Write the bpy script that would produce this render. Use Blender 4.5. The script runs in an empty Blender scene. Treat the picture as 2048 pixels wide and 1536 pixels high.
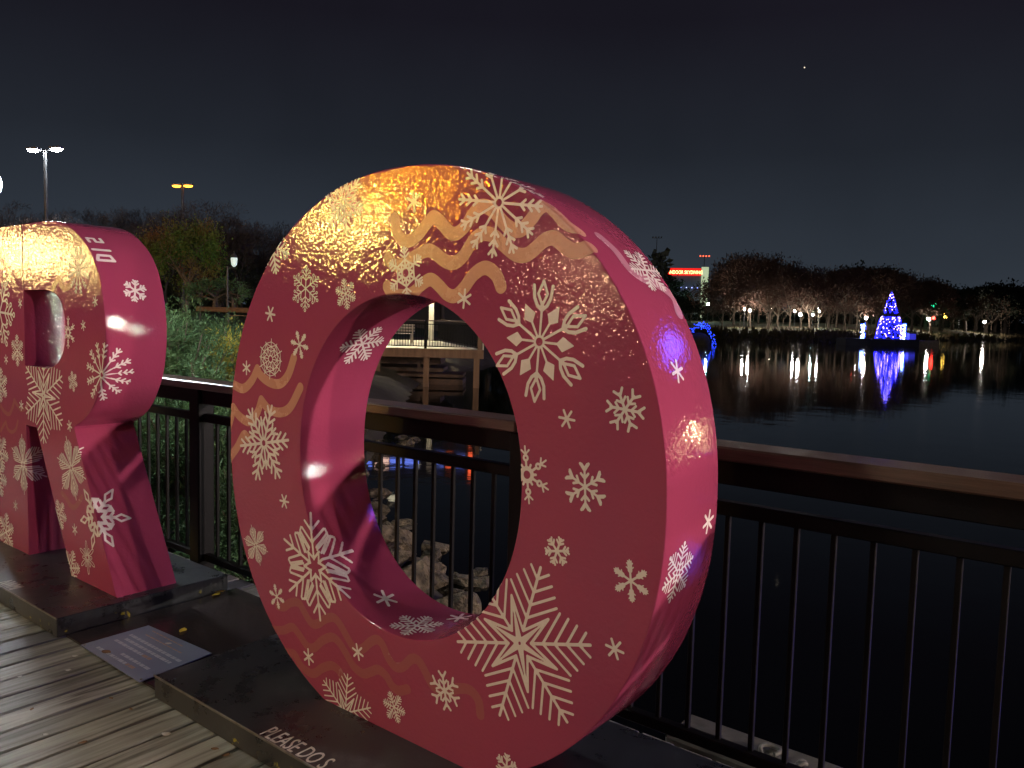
import bpy, math, random
import numpy as np
from mathutils import Vector, Matrix

# ------------------------------------------------------------------ camera, sky, light
sc = bpy.context.scene
F, CX, CY = 1598.0, 1024.0, 768.0            # focal length and centre in photo pixels (2048 x 1536)
HS, HY, CAM_H = 0.026, 643.0, 1.446          # horizon tilt, horizon height, eye height over the deck
def _h(u): return HY + HS * (u - CX)
_a = np.array([-CX, _h(0) - CY, F]); _b = np.array([CX, _h(2048) - CY, F])
_up = np.cross(_a, _b); _up /= np.linalg.norm(_up)
if _up[1] > 0: _up = -_up
_x = np.array([-1005 - CX, _h(-1005) - CY, F]); _x = -_x / np.linalg.norm(_x)
ROT = np.stack([_x, np.cross(_up, _x), _up])
CAM = np.array([0, 0, CAM_H])
def ray(u, v):
    d = ROT @ np.array([u - CX, v - CY, F]); return d / np.linalg.norm(d)
def onz(u, v, z): d = ray(u, v); return CAM + d * ((z - CAM_H) / d[2])
def ony(u, v, y): d = ray(u, v); return CAM + d * (y / d[1])
def at(u, v, dist):                          # point at a horizontal distance along a pixel's ray
    d = ray(u, v); return CAM + d * (dist / math.hypot(d[0], d[1]))
cam_d = bpy.data.cameras.new('camera'); cam = bpy.data.objects.new('camera', cam_d)
sc.collection.objects.link(cam); sc.camera = cam
rt, upv, bk = ROT @ np.array([1., 0, 0]), ROT @ np.array([0, -1., 0]), ROT @ np.array([0, 0, -1.])
M = Matrix.Identity(4)
for i in range(3):
    M[i][0], M[i][1], M[i][2], M[i][3] = rt[i], upv[i], bk[i], CAM[i]
cam.matrix_world = M
cam_d.sensor_width = 36; cam_d.lens = 36 * F / 2048; cam_d.clip_start = 0.05; cam_d.clip_end = 3000
sc.view_settings.view_transform = 'Standard'; sc.view_settings.look = 'None'
sc.view_settings.exposure = 0; sc.view_settings.gamma = 1
sc.render.engine = 'CYCLES'
sc.cycles.use_denoising = True; sc.cycles.sample_clamp_indirect = 3; sc.cycles.sample_clamp_direct = 0
sc.cycles.caustics_reflective = False; sc.cycles.caustics_refractive = False
sc.cycles.max_bounces = 6

world = bpy.data.worlds.new('World'); sc.world = world; world.use_nodes = True
wt = world.node_tree; wn = wt.nodes; wl = wt.links
for n in list(wn): wn.remove(n)
wo = wn.new('ShaderNodeOutputWorld'); bg = wn.new('ShaderNodeBackground'); bg2 = wn.new('ShaderNodeBackground')
add = wn.new('ShaderNodeAddShader'); tc = wn.new('ShaderNodeTexCoord'); sep = wn.new('ShaderNodeSeparateXYZ')
rmp = wn.new('ShaderNodeValToRGB'); skyt = wn.new('ShaderNodeTexSky')
skyt.sky_type = 'NISHITA'; skyt.sun_disc = False; skyt.sun_elevation = math.radians(30); skyt.sun_rotation = math.radians(140)
wl.new(tc.outputs['Generated'], sep.inputs[0]); wl.new(sep.outputs['Z'], rmp.inputs[0]); 
cn = wn.new('ShaderNodeTexNoise'); cn.inputs['Scale'].default_value = 2.1; cn.inputs['Detail'].default_value = 4; cn.inputs['Roughness'].default_value = .55; wl.new(tc.outputs['Generated'], cn.inputs[0])   # thin uneven cloud catching the town glow
cmap = wn.new('ShaderNodeMapRange'); cmap.inputs['From Min'].default_value = .3; cmap.inputs['From Max'].default_value = .7; cmap.inputs['To Min'].default_value = .84; cmap.inputs['To Max'].default_value = 1.16; wl.new(cn.outputs['Fac'], cmap.inputs[0])
cmix = wn.new('ShaderNodeVectorMath'); cmix.operation = 'SCALE'; wl.new(rmp.outputs[0], cmix.inputs[0]); wl.new(cmap.outputs[0], cmix.inputs['Scale']); wl.new(cmix.outputs[0], bg.inputs[0])
cr = rmp.color_ramp                          # town glow over the horizon, darker overhead
STOPS = ((0.0, (.034, .044, .058)), (.11, (.024, .0305, .0415)), (.2, (.0145, .0175, .0245)), (.34, (.0086, .0078, .0128)), (1.0, (.006, .0055, .009)))
cr.elements[0].position = 0; cr.elements[0].color = (*STOPS[0][1], 1); cr.elements[1].position = 1; cr.elements[1].color = (*STOPS[-1][1], 1)
for pos, col in STOPS[1:-1]:
    e = cr.elements.new(pos); e.color = (*col, 1)
bg.inputs[1].default_value = 1.0
wl.new(skyt.outputs[0], bg2.inputs[0]); bg2.inputs[1].default_value = 0.00012     # the last of the moonlit sky
wl.new(bg.outputs[0], add.inputs[0]); wl.new(bg2.outputs[0], add.inputs[1]); wl.new(add.outputs[0], wo.inputs[0])
sun_d = bpy.data.lights.new('moon', 'SUN'); sun_d.energy = 0.012; sun_d.angle = math.radians(.5); sun_d.color = (1, .95, .88)
sun = bpy.data.objects.new('moon', sun_d); sc.collection.objects.link(sun)
sun.rotation_euler = (math.radians(60), 0, math.radians(40))

# ------------------------------------------------------------------ helpers
rng = random.Random(7); nr = np.random.default_rng(7)
C = sc.collection
def link(o, parent=None):
    C.objects.link(o)
    if parent is not None: o.parent = parent
    return o
def tag(o, label=None, cat=None, group=None, kind=None):
    if label: o['label'] = label
    if cat: o['category'] = cat
    if group: o['group'] = group
    if kind: o['kind'] = kind
    return o
def empty(name, loc=(0, 0, 0), rz=0):
    o = bpy.data.objects.new(name, None); o.location = loc; o.rotation_euler = (0, 0, rz); o.empty_display_size = .1
    return link(o)
def mesh_obj(name, verts, faces, mat=None, parent=None, smooth=False):
    me = bpy.data.meshes.new(name); me.from_pydata([tuple(map(float, v)) for v in verts], [], [tuple(map(int, f)) for f in faces]); me.update()
    if mat: me.materials.append(mat)
    if smooth: me.shade_smooth()
    return link(bpy.data.objects.new(name, me), parent)
def fast_mesh(name, V, Fc, mat, parent=None, smooth=False):
    """V (n,3), Fc (m,k) arrays -> object"""
    V = np.asarray(V, np.float32); Fc = np.asarray(Fc, np.int32); k = Fc.shape[1]
    me = bpy.data.meshes.new(name); me.vertices.add(len(V)); me.vertices.foreach_set('co', V.ravel())
    me.loops.add(Fc.size); me.loops.foreach_set('vertex_index', Fc.ravel())
    me.polygons.add(len(Fc)); me.polygons.foreach_set('loop_start', np.arange(0, Fc.size, k, dtype=np.int32))
    me.update(calc_edges=True); me.validate()
    if mat: me.materials.append(mat)
    if smooth: me.shade_smooth()
    return link(bpy.data.objects.new(name, me), parent)
class MB:
    """collects boxes, tubes and prisms into one mesh"""
    def __init__(s): s.v = []; s.f = []
    def add(s, v, f):
        o = len(s.v); s.v += [tuple(p) for p in v]; s.f += [tuple(i + o for i in q) for q in f]; return s
    def box(s, x0, x1, y0, y1, z0, z1):
        return s.add([(x0, y0, z0), (x1, y0, z0), (x1, y1, z0), (x0, y1, z0), (x0, y0, z1), (x1, y0, z1), (x1, y1, z1), (x0, y1, z1)],
                     [(0, 3, 2, 1), (4, 5, 6, 7), (0, 1, 5, 4), (1, 2, 6, 5), (2, 3, 7, 6), (3, 0, 4, 7)])
    def bbox(s, x0, x1, y0, y1, z0, z1, b=.006):
        """box with chamfered edges"""
        v = []; idx = {}
        for ix, (xa, sx) in enumerate(((x0, 1), (x1, -1))):
            for iy, (ya, sy) in enumerate(((y0, 1), (y1, -1))):
                for iz, (za, sz) in enumerate(((z0, 1), (z1, -1))):
                    for ax in range(3):
                        p = [xa + (0 if ax == 0 else sx * b), ya + (0 if ax == 1 else sy * b), za + (0 if ax == 2 else sz * b)]
                        idx[ix, iy, iz, ax] = len(v); v.append(p)
        f = []
        for ax in range(3):
            for sgn in (0, 1):
                q = []
                for a, c in ((0, 0), (1, 0), (1, 1), (0, 1)):
                    k = [0, 0, 0]; k[ax] = sgn; k[(ax + 1) % 3] = a; k[(ax + 2) % 3] = c; q.append(idx[k[0], k[1], k[2], ax])
                f.append(q if sgn else q[::-1])
        for ax in range(3):                   # edge chamfers along ax
            a1, a2 = (ax + 1) % 3, (ax + 2) % 3
            for i in (0, 1):
                for j in (0, 1):
                    k0 = [0, 0, 0]; k0[a1] = i; k0[a2] = j; k1 = list(k0); k1[ax] = 1
                    f.append([idx[(*k0, a1)], idx[(*k1, a1)], idx[(*k1, a2)], idx[(*k0, a2)]][:: 1 if (i ^ j) else -1])
        for ix in (0, 1):
            for iy in (0, 1):
                for iz in (0, 1):
                    f.append([idx[ix, iy, iz, 0], idx[ix, iy, iz, 1], idx[ix, iy, iz, 2]][:: -1 if (ix + iy + iz) % 2 == 0 else 1])
        return s.add(v, f)
    def tube(s, pts, radii, n=8, caps=True):
        pts = [Vector(p) for p in pts]
        if not hasattr(radii, '__len__'): radii = [radii] * len(pts)
        rings = []
        for i, p in enumerate(pts):
            t = (pts[min(i + 1, len(pts) - 1)] - pts[max(i - 1, 0)]).normalized()
            a = t.orthogonal().normalized() if i == 0 else (a - t * a.dot(t)).normalized()
            b = t.cross(a); rings.append([p + (a * math.cos(2 * math.pi * k / n) + b * math.sin(2 * math.pi * k / n)) * radii[i] for k in range(n)])
        v = [q for r in rings for q in r]; f = []
        for i in range(len(pts) - 1):
            for k in range(n): f.append((i * n + k, i * n + (k + 1) % n, (i + 1) * n + (k + 1) % n, (i + 1) * n + k))
        if caps: f.append(tuple(range(n))[::-1]); f.append(tuple(range((len(pts) - 1) * n, len(pts) * n)))
        return s.add(v, f)
    def lathe(s, prof, n=12, c=(0, 0, 0)):
        v = []; f = []
        for r, z in prof:
            for k in range(n): v.append((c[0] + r * math.cos(2 * math.pi * k / n), c[1] + r * math.sin(2 * math.pi * k / n), c[2] + z))
        for i in range(len(prof) - 1):
            for k in range(n): f.append((i * n + k, i * n + (k + 1) % n, (i + 1) * n + (k + 1) % n, (i + 1) * n + k))
        f.append(tuple(range(n))[::-1]); f.append(tuple(range((len(prof) - 1) * n, len(prof) * n)))
        return s.add(v, f)
    def ball(s, c, r, sub=1):
        t = (1 + 5 ** .5) / 2
        v = [Vector(p).normalized() for p in ((-1, t, 0), (1, t, 0), (-1, -t, 0), (1, -t, 0), (0, -1, t), (0, 1, t), (0, -1, -t), (0, 1, -t), (t, 0, -1), (t, 0, 1), (-t, 0, -1), (-t, 0, 1))]
        f = [(0, 11, 5), (0, 5, 1), (0, 1, 7), (0, 7, 10), (0, 10, 11), (1, 5, 9), (5, 11, 4), (11, 10, 2), (10, 7, 6), (7, 1, 8), (3, 9, 4), (3, 4, 2), (3, 2, 6), (3, 6, 8), (3, 8, 9), (4, 9, 5), (2, 4, 11), (6, 2, 10), (8, 6, 7), (9, 8, 1)]
        for _ in range(sub):
            nf = []; mid = {}
            def m(a, b):
                k = (min(a, b), max(a, b))
                if k not in mid: mid[k] = len(v); v.append(((v[a] + v[b]) / 2).normalized())
                return mid[k]
            for a, b, c_ in f: x, y, z = m(a, b), m(b, c_), m(c_, a); nf += [(a, x, z), (b, y, x), (c_, z, y), (x, y, z)]
            f = nf
        rr = r if hasattr(r, '__len__') else (r, r, r)
        return s.add([(c[0] + p.x * rr[0], c[1] + p.y * rr[1], c[2] + p.z * rr[2]) for p in v], f)
    def build(s, name, mat, parent=None, smooth=False): return mesh_obj(name, s.v, s.f, mat, parent, smooth)
def copy_tree(o, parent=None):
    c = o.copy(); C.objects.link(c)
    if parent is not None: c.parent = parent
    for ch in list(o.children): copy_tree(ch, c)
    return c

# ------------------------------------------------------------------ materials
def new_mat(name):
    m = bpy.data.materials.new(name); m.use_nodes = True; nt = m.node_tree
    return m, nt, nt.nodes['Principled BSDF']
def N(nt, typ, **kw):
    n = nt.nodes.new(typ)
    for k, v in kw.items():
        if hasattr(n, k): setattr(n, k, v)
        else: n.inputs[k].default_value = v
    return n
def coords(nt, scale=(1, 1, 1), kind='Object'):
    t = nt.nodes.new('ShaderNodeTexCoord'); mp = nt.nodes.new('ShaderNodeMapping'); mp.inputs['Scale'].default_value = scale
    nt.links.new(t.outputs[kind], mp.inputs[0]); return mp.outputs[0]
def ramp(nt, src, stops):
    r = nt.nodes.new('ShaderNodeValToRGB'); el = r.color_ramp.elements
    for i, (p, c) in enumerate(stops):
        e = el[i] if i < 2 else el.new(p)
        e.position = p; e.color = (*c, 1) if len(c) == 3 else c
    nt.links.new(src, r.inputs[0]); return r.outputs[0]
def bump(nt, bsdf, src, strength, dist):
    b = nt.nodes.new('ShaderNodeBump'); b.inputs['Strength'].default_value = strength; b.inputs['Distance'].default_value = dist
    nt.links.new(src, b.inputs['Height']); nt.links.new(b.outputs[0], bsdf.inputs['Normal']); return b
def mat(name, c0, c1=None, rough=.6, scale=6, stretch=(1, 1, 1), bmp=0, bscale=None, metal=0, spec=.5, detail=4, tint=0):
    m, nt, p = new_mat(name); c1 = c1 or c0; L = nt.links
    co = coords(nt, stretch); nz = N(nt, 'ShaderNodeTexNoise'); nz.inputs['Scale'].default_value = scale; nz.inputs['Detail'].default_value = detail
    L.new(co, nz.inputs[0]); col = ramp(nt, nz.outputs['Fac'], ((.3, c0), (.7, c1)))
    if tint:
        oi = nt.nodes.new('ShaderNodeObjectInfo'); hs = nt.nodes.new('ShaderNodeHueSaturation'); mr = nt.nodes.new('ShaderNodeMapRange')
        mr.inputs['To Min'].default_value = 1 - tint; mr.inputs['To Max'].default_value = 1 + tint
        L.new(oi.outputs['Random'], mr.inputs[0]); L.new(mr.outputs[0], hs.inputs['Value']); L.new(col, hs.inputs['Color']); col = hs.outputs[0]
    L.new(col, p.inputs['Base Color']); p.inputs['Roughness'].default_value = rough; p.inputs['Metallic'].default_value = metal
    p.inputs['Specular IOR Level'].default_value = spec
    if bmp:
        n2 = N(nt, 'ShaderNodeTexNoise'); n2.inputs['Scale'].default_value = bscale or scale * 3; n2.inputs['Detail'].default_value = 3
        L.new(co, n2.inputs[0]); bump(nt, p, n2.outputs['Fac'], 1.0, bmp)
    return m
def glow(name, col, strength):
    m, nt, p = new_mat(name); p.inputs['Base Color'].default_value = (*[min(1, c * .8) for c in col], 1)
    p.inputs['Emission Color'].default_value = (*col, 1); p.inputs['Emission Strength'].default_value = strength; p.inputs['Roughness'].default_value = .4
    return m
def vinyl(name, c0, c1, rough=.2, peel=.0011):
    """printed gloss vinyl over a hand-rolled surface: orange peel relief with smoother patches"""
    m, nt, p = new_mat(name); L = nt.links; co = coords(nt)
    nz = N(nt, 'ShaderNodeTexNoise'); nz.inputs['Scale'].default_value = 1.3; nz.inputs['Detail'].default_value = 3; L.new(co, nz.inputs[0])
    L.new(ramp(nt, nz.outputs['Fac'], ((.3, c0), (.7, c1))), p.inputs['Base Color'])
    p.inputs['IOR'].default_value = 1.5
    rn = N(nt, 'ShaderNodeTexNoise'); rn.inputs['Scale'].default_value = 7; rn.inputs['Detail'].default_value = 6; rn.inputs['Roughness'].default_value = .7; L.new(co, rn.inputs[0])
    L.new(ramp(nt, rn.outputs['Fac'], ((.35, (rough,) * 3), (.62, (rough * 1.35,) * 3), (.75, (rough * 2.4,) * 3))), p.inputs['Roughness'])
    a = N(nt, 'ShaderNodeTexNoise'); a.inputs['Scale'].default_value = 72; a.inputs['Detail'].default_value = 2; a.inputs['Roughness'].default_value = .55
    b = N(nt, 'ShaderNodeTexNoise'); b.inputs['Scale'].default_value = 14; b.inputs['Detail'].default_value = 1
    L.new(co, a.inputs[0]); L.new(co, b.inputs[0])
    mx = nt.nodes.new('ShaderNodeMath'); mx.operation = 'MULTIPLY_ADD'; L.new(b.outputs['Fac'], mx.inputs[0]); mx.inputs[1].default_value = 1.2; L.new(a.outputs['Fac'], mx.inputs[2])
    bump(nt, p, mx.outputs[0], 1.0, peel)
    return m
MT = {}
MT['vinyl'] = vinyl('raspberry_vinyl', (.34, .049, .106), (.30, .044, .100), .05, .0011)
MT['flake'] = vinyl('cream_print', (.79, .69, .65), (.72, .62, .585), .22, .0005)
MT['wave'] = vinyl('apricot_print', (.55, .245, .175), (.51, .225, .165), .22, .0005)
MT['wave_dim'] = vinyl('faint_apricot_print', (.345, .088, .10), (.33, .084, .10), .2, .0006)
MT['wave_pale'] = vinyl('pale_pink_print', (.50, .22, .28), (.48, .2, .27), .22, .0005)
MT['metal'] = mat('black_rail_paint', (.0035, .003, .003), (.006, .005, .005), .45, 20, bmp=.0006, bscale=120, spec=.14)
MT['railwood'] = mat('oiled_rail_wood', (.12, .072, .048), (.065, .037, .023), .36, 5, (1, 14, 14), bmp=.0010, bscale=18)
MT['steel_edge'] = mat('worn_steel', (.35, .34, .33), (.2, .19, .18), .35, 30, metal=1)

def plank_mat():
    m, nt, p = new_mat('weathered_plank'); L = nt.links
    oi = nt.nodes.new('ShaderNodeObjectInfo'); t = nt.nodes.new('ShaderNodeTexCoord'); mp = nt.nodes.new('ShaderNodeMapping')
    mp.inputs['Scale'].default_value = (16, 1.1, 16); cb = nt.nodes.new('ShaderNodeCombineXYZ'); ml = nt.nodes.new('ShaderNodeMath'); ml.operation = 'MULTIPLY'; ml.inputs[1].default_value = 37
    L.new(oi.outputs['Random'], ml.inputs[0])
    for i in range(3): L.new(ml.outputs[0], cb.inputs[i])
    L.new(cb.outputs[0], mp.inputs['Location']); L.new(t.outputs['Object'], mp.inputs[0])
    nz = N(nt, 'ShaderNodeTexNoise'); nz.inputs['Scale'].default_value = 2.2; nz.inputs['Detail'].default_value = 6; nz.inputs['Distortion'].default_value = .6; L.new(mp.outputs[0], nz.inputs[0])
    col = ramp(nt, nz.outputs['Fac'], ((.28, (.065, .06, .05)), (.45, (.29, .285, .245)), (.62, (.43, .43, .38)), (.8, (.34, .33, .28))))
    n2 = N(nt, 'ShaderNodeTexNoise'); n2.inputs['Scale'].default_value = 1.6; n2.inputs['Detail'].default_value = 4; L.new(t.outputs['Object'], n2.inputs[0])
    mixc = nt.nodes.new('ShaderNodeMix'); mixc.data_type = 'RGBA'; mixc.blend_type = 'MULTIPLY'; mixc.inputs[0].default_value = .7
    L.new(col, mixc.inputs[6]); L.new(ramp(nt, n2.outputs['Fac'], ((.35, (.45, .42, .38)), (.62, (1, 1, 1)))), mixc.inputs[7])
    hs = nt.nodes.new('ShaderNodeHueSaturation'); mr = nt.nodes.new('ShaderNodeMapRange'); mr.inputs['To Min'].default_value = .65; mr.inputs['To Max'].default_value = 1.2
    L.new(oi.outputs['Random'], mr.inputs[0]); L.new(mr.outputs[0], hs.inputs['Value']); L.new(mixc.outputs[2], hs.inputs['Color'])
    L.new(hs.outputs[0], p.inputs['Base Color']); p.inputs['Roughness'].default_value = .62
    bump(nt, p, nz.outputs['Fac'], 1.0, .004); return m
MT['plank'] = plank_mat()
MT['plank_grey'] = mat('painted_plank', (.12, .12, .13), (.075, .075, .08), .5, 9, (10, 1, 10), bmp=.002)

def plinth_mat():
    m, nt, p = new_mat('scuffed_black_paint'); L = nt.links; co = coords(nt)
    a = N(nt, 'ShaderNodeTexNoise'); a.inputs['Scale'].default_value = 5; a.inputs['Detail'].default_value = 8; a.inputs['Roughness'].default_value = .7; L.new(co, a.inputs[0])
    base = ramp(nt, a.outputs['Fac'], ((.36, (.018, .019, .022)), (.58, (.036, .039, .044)), (.76, (.10, .106, .115))))
    b = N(nt, 'ShaderNodeTexNoise'); b.inputs['Scale'].default_value = 22; b.inputs['Detail'].default_value = 3; L.new(co, b.inputs[0])
    s = nt.nodes.new('ShaderNodeSeparateXYZ'); L.new(co, s.inputs[0])
    low = ramp(nt, s.outputs['Z'], ((.012, (1, 1, 1)), (.055, (0, 0, 0)))); chip = ramp(nt, b.outputs['Fac'], ((.65, (0, 0, 0)), (.68, (1, 1, 1))))
    mu = nt.nodes.new('ShaderNodeMath'); mu.operation = 'MULTIPLY'; L.new(low, mu.inputs[0]); L.new(chip, mu.inputs[1])
    mx = nt.nodes.new('ShaderNodeMix'); mx.data_type = 'RGBA'; L.new(mu.outputs[0], mx.inputs[0]); L.new(base, mx.inputs[6]); mx.inputs[7].default_value = (.52, .46, .03, 1)
    L.new(mx.outputs[2], p.inputs['Base Color'])
    L.new(ramp(nt, a.outputs['Fac'], ((.35, (.22,) * 3), (.7, (.5,) * 3))), p.inputs['Roughness']); bump(nt, p, a.outputs['Fac'], .6, .0012); return m
MT['plinth'] = plinth_mat()

def water_mat():
    m, nt, p = new_mat('lake_water'); L = nt.links; p.inputs['Base Color'].default_value = (.0006, .0008, .0008, 1)
    p.inputs['Roughness'].default_value = .04; p.inputs['IOR'].default_value = 1.42
    co = coords(nt, (1, 1, 1)); a = N(nt, 'ShaderNodeTexNoise'); a.inputs['Scale'].default_value = 1.1; a.inputs['Detail'].default_value = 3; L.new(co, a.inputs[0])
    b = N(nt, 'ShaderNodeTexNoise'); b.inputs['Scale'].default_value = .12; b.inputs['Detail'].default_value = 2; L.new(co, b.inputs[0])
    mu = nt.nodes.new('ShaderNodeMath'); mu.operation = 'MULTIPLY'; L.new(a.outputs['Fac'], mu.inputs[0]); L.new(b.outputs['Fac'], mu.inputs[1])
    bump(nt, p, mu.outputs[0], 1.0, .010); return m
MT['water'] = water_mat()
MT['soil'] = mat('bank_soil', (.045, .035, .022), (.10, .085, .05), .9, .8, bmp=.03, bscale=5)
MT['lawn'] = mat('mown_lawn', (.014, .050, .012), (.03, .065, .018), .9, .25, bmp=.03, bscale=6)
MT['lawn_dry'] = mat('autumn_lawn', (.06, .085, .025), (.16, .10, .045), .9, .06, bmp=.05, bscale=3)
MT['paving'] = mat('plaza_paving', (.17, .16, .15), (.12, .115, .105), .8, 2, bmp=.004)
MT['bark'] = mat('grey_bark', (.12, .095, .07), (.055, .042, .032), .9, 6, (1, 1, .2), bmp=.02)
MT['pale_bark'] = mat('pale_bark', (.20, .155, .11), (.11, .085, .06), .9, 4, (1, 1, .2), bmp=.02)
MT['twig'] = mat('brown_twig', (.14, .075, .048), (.08, .044, .032), .9, .4)
MT['dark_bark'] = mat('dark_bark', (.035, .027, .022), (.02, .016, .013), .9, 6)
MT['dark_twig'] = mat('dark_twig', (.04, .024, .018), (.025, .016, .013), .9, .4)
MT['evergreen'] = mat('dark_evergreen', (.018, .026, .014), (.035, .045, .022), .85, .6)
MT['concrete'] = mat('pale_concrete', (.34, .31, .27), (.24, .215, .18), .85, 3, bmp=.004)
MT['piletimber'] = mat('pile_timber', (.20, .12, .07), (.13, .075, .045), .75, 2, (3, 3, .6), bmp=.01)
MT['darkwood'] = mat('dark_dock_wood', (.10, .055, .035), (.05, .03, .02), .7, 2, (1, 4, 6), bmp=.01)
MT['cream'] = mat('cream_paint', (.62, .58, .47), (.55, .50, .40), .6, 3)
MT['deckpale'] = mat('pale_deck', (.52, .48, .38), (.42, .38, .29), .7, 2, (8, 1, 1))
MT['wall_dark'] = mat('dark_render_wall', (.05, .045, .04), (.035, .032, .03), .8, .3)
MT['pole'] = mat('lamp_pole_paint', (.03, .032, .034), (.05, .05, .05), .45, 8)
MT['galv'] = mat('galvanised_pole', (.32, .33, .34), (.25, .25, .26), .45, 8, metal=.6)

# ------------------------------------------------------------------ water and land
WATER = -1.2
o = fast_mesh('lake_water', [(-900, 2.2, WATER), (900, 2.2, WATER), (900, 1600, WATER), (-900, 1600, WATER)], [(0, 1, 2, 3)], MT['water']); tag(o, kind='structure')
o = mesh_obj('plaza_ground', [(-160, -160, -.06), (160, -160, -.06), (160, -3.55, -.06), (-160, -3.55, -.06)], [(0, 1, 2, 3)], MT['paving']); tag(o, kind='structure')
o = mesh_obj('under_deck_ground', [(-160, -3.55, -1.6), (160, -3.55, -1.6), (160, 2.6, -1.6), (-160, 2.6, -1.6)], [(0, 1, 2, 3)], MT['soil']); tag(o, kind='structure')

SHORE = np.array([(-2.2, 2.2), (-2.9, 4.0), (-4.5, 5.5), (-6.0, 6.2), (-7.6, 7.0), (-10, 9), (-15, 14.5), (-21, 21), (-26, 27), (-34, 44), (-60, 90), (-92, 160), (-110, 220)], float)
def shore_dist(P):
    best = np.full(len(P), 1e9); sgn = np.zeros(len(P))
    for a, b in zip(SHORE[:-1], SHORE[1:]):
        e = b - a; t = np.clip(((P - a) @ e) / (e @ e), 0, 1); q = a + t[:, None] * e; d = np.linalg.norm(P - q, axis=1)
        s = np.sign(e[0] * (P[:, 1] - a[1]) - e[1] * (P[:, 0] - a[0])); m = d < best - 1e-9; best[m] = d[m]; sgn[m] = s[m]
    return best * sgn            # positive on land (left of the shore line)
def hump(P): return .12 * np.sin(P[:, 0] * .9 + 1) * np.cos(P[:, 1] * .7) + .06 * np.sin(P[:, 0] * 2.3) * np.sin(P[:, 1] * 2.9)
def land_z(P):
    P = np.atleast_2d(np.asarray(P, float)); d = shore_dist(P)
    z = np.interp(d, [-3, 0, .8, 3, 7, 14, 26, 60, 200], [-2.6, -1.35, -.85, -.45, .05, .8, 1.62, 2.1, 3.0]) + hump(P) * np.clip(d / 2, 0, 1)
    near = np.clip((P[:, 1] - 2.5) / 1.5, 0, 1); dk = (P[:, 0] > -14) & (P[:, 1] < 4)
    return np.where(dk, np.minimum(z, -.45 + near * 1.2), z)
gx = np.concatenate([-np.geomspace(2.0, 260, 110)])[::-1]; gy = np.concatenate([[2.52], 2.52 + np.geomspace(.35, 260, 100)])
XX, YY = np.meshgrid(gx, gy); P = np.c_[XX.ravel(), YY.ravel()]; Z = land_z(P)
nx, ny = len(gx), len(gy); ii = np.arange(nx * ny).reshape(ny, nx)
Fq = np.stack([ii[:-1, :-1], ii[:-1, 1:], ii[1:, 1:], ii[1:, :-1]], -1).reshape(-1, 4)
keep = (Z[Fq] > -2.3).any(1)
zc = Z[Fq].mean(1)
o = fast_mesh('near_bank', np.c_[P, Z], Fq[keep & (zc < .1)], MT['soil'], smooth=True); tag(o, kind='structure')
o = fast_mesh('lawn', np.c_[P, Z], Fq[keep & (zc >= .1)], MT['lawn'], smooth=True); tag(o, kind='structure')

# the far bank follows the waterline seen across the lake
FAR_PX = [(1150, 672, 230), (1300, 674, 200), (1400, 677, 188), (1447, 679, 182), (1560, 682, 178), (1640, 685, 176), (1700, 686, 182), (1790, 685, 215), (1870, 682, 290), (1960, 681, 350), (2048, 682, 400), (2200, 684, 460), (2600, 690, 520)]
far_pts = []
for u, v, D in FAR_PX:
    p = at(u, v, D); far_pts.append((p[0], p[1]))
far_pts = np.array(far_pts); fa = np.arange(len(far_pts)); tt = np.linspace(0, len(far_pts) - 1, 140)
FB = np.c_[np.interp(tt, fa, far_pts[:, 0]), np.interp(tt, fa, far_pts[:, 1])]
FB_r = np.hypot(FB[:, 0], FB[:, 1]); FB_az = np.arctan2(FB[:, 0], FB[:, 1])
PROF_D = [-1, .0, .8, 2.5, 6, 20, 60, 140, 320]; PROF_Z = [-2, -1.3, -.5, .1, .5, 1.3, 2.6, 4.5, 9]
V = []; 
for i in range(len(FB)):
    for k, dd in enumerate(PROF_D):
        r = FB_r[i] + dd + (rng.uniform(-.5, .5) if 0 < k < 5 else 0)
        V.append((r * math.sin(FB_az[i]), r * math.cos(FB_az[i]), PROF_Z[k] + (rng.uniform(-.15, .25) if 1 < k < 5 else 0)))
np_ = len(PROF_D); q1 = []; q2 = []
for i in range(len(FB) - 1):
    for k in range(np_ - 1):
        (q1 if k < 3 else q2).append((i * np_ + k, i * np_ + k + 1, (i + 1) * np_ + k + 1, (i + 1) * np_ + k)[::-1])
o = fast_mesh('far_bank', V, q1, MT['soil']); tag(o, kind='structure')
o = fast_mesh('far_lawn', V, q2, MT['lawn_dry'], smooth=True); tag(o, kind='structure')
def far_r(u):
    d = ray(u, 660); az = math.atan2(d[0], d[1]); return float(np.interp(az, FB_az, FB_r))
def far_place(u, back):
    """ground point on the far lawn, `back` metres behind the waterline in the direction of pixel column u"""
    d = ray(u, 660); az = math.atan2(d[0], d[1]); r = far_r(u) + back
    return np.array([r * math.sin(az), r * math.cos(az), float(np.interp(back, PROF_D, PROF_Z))]), r

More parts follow.
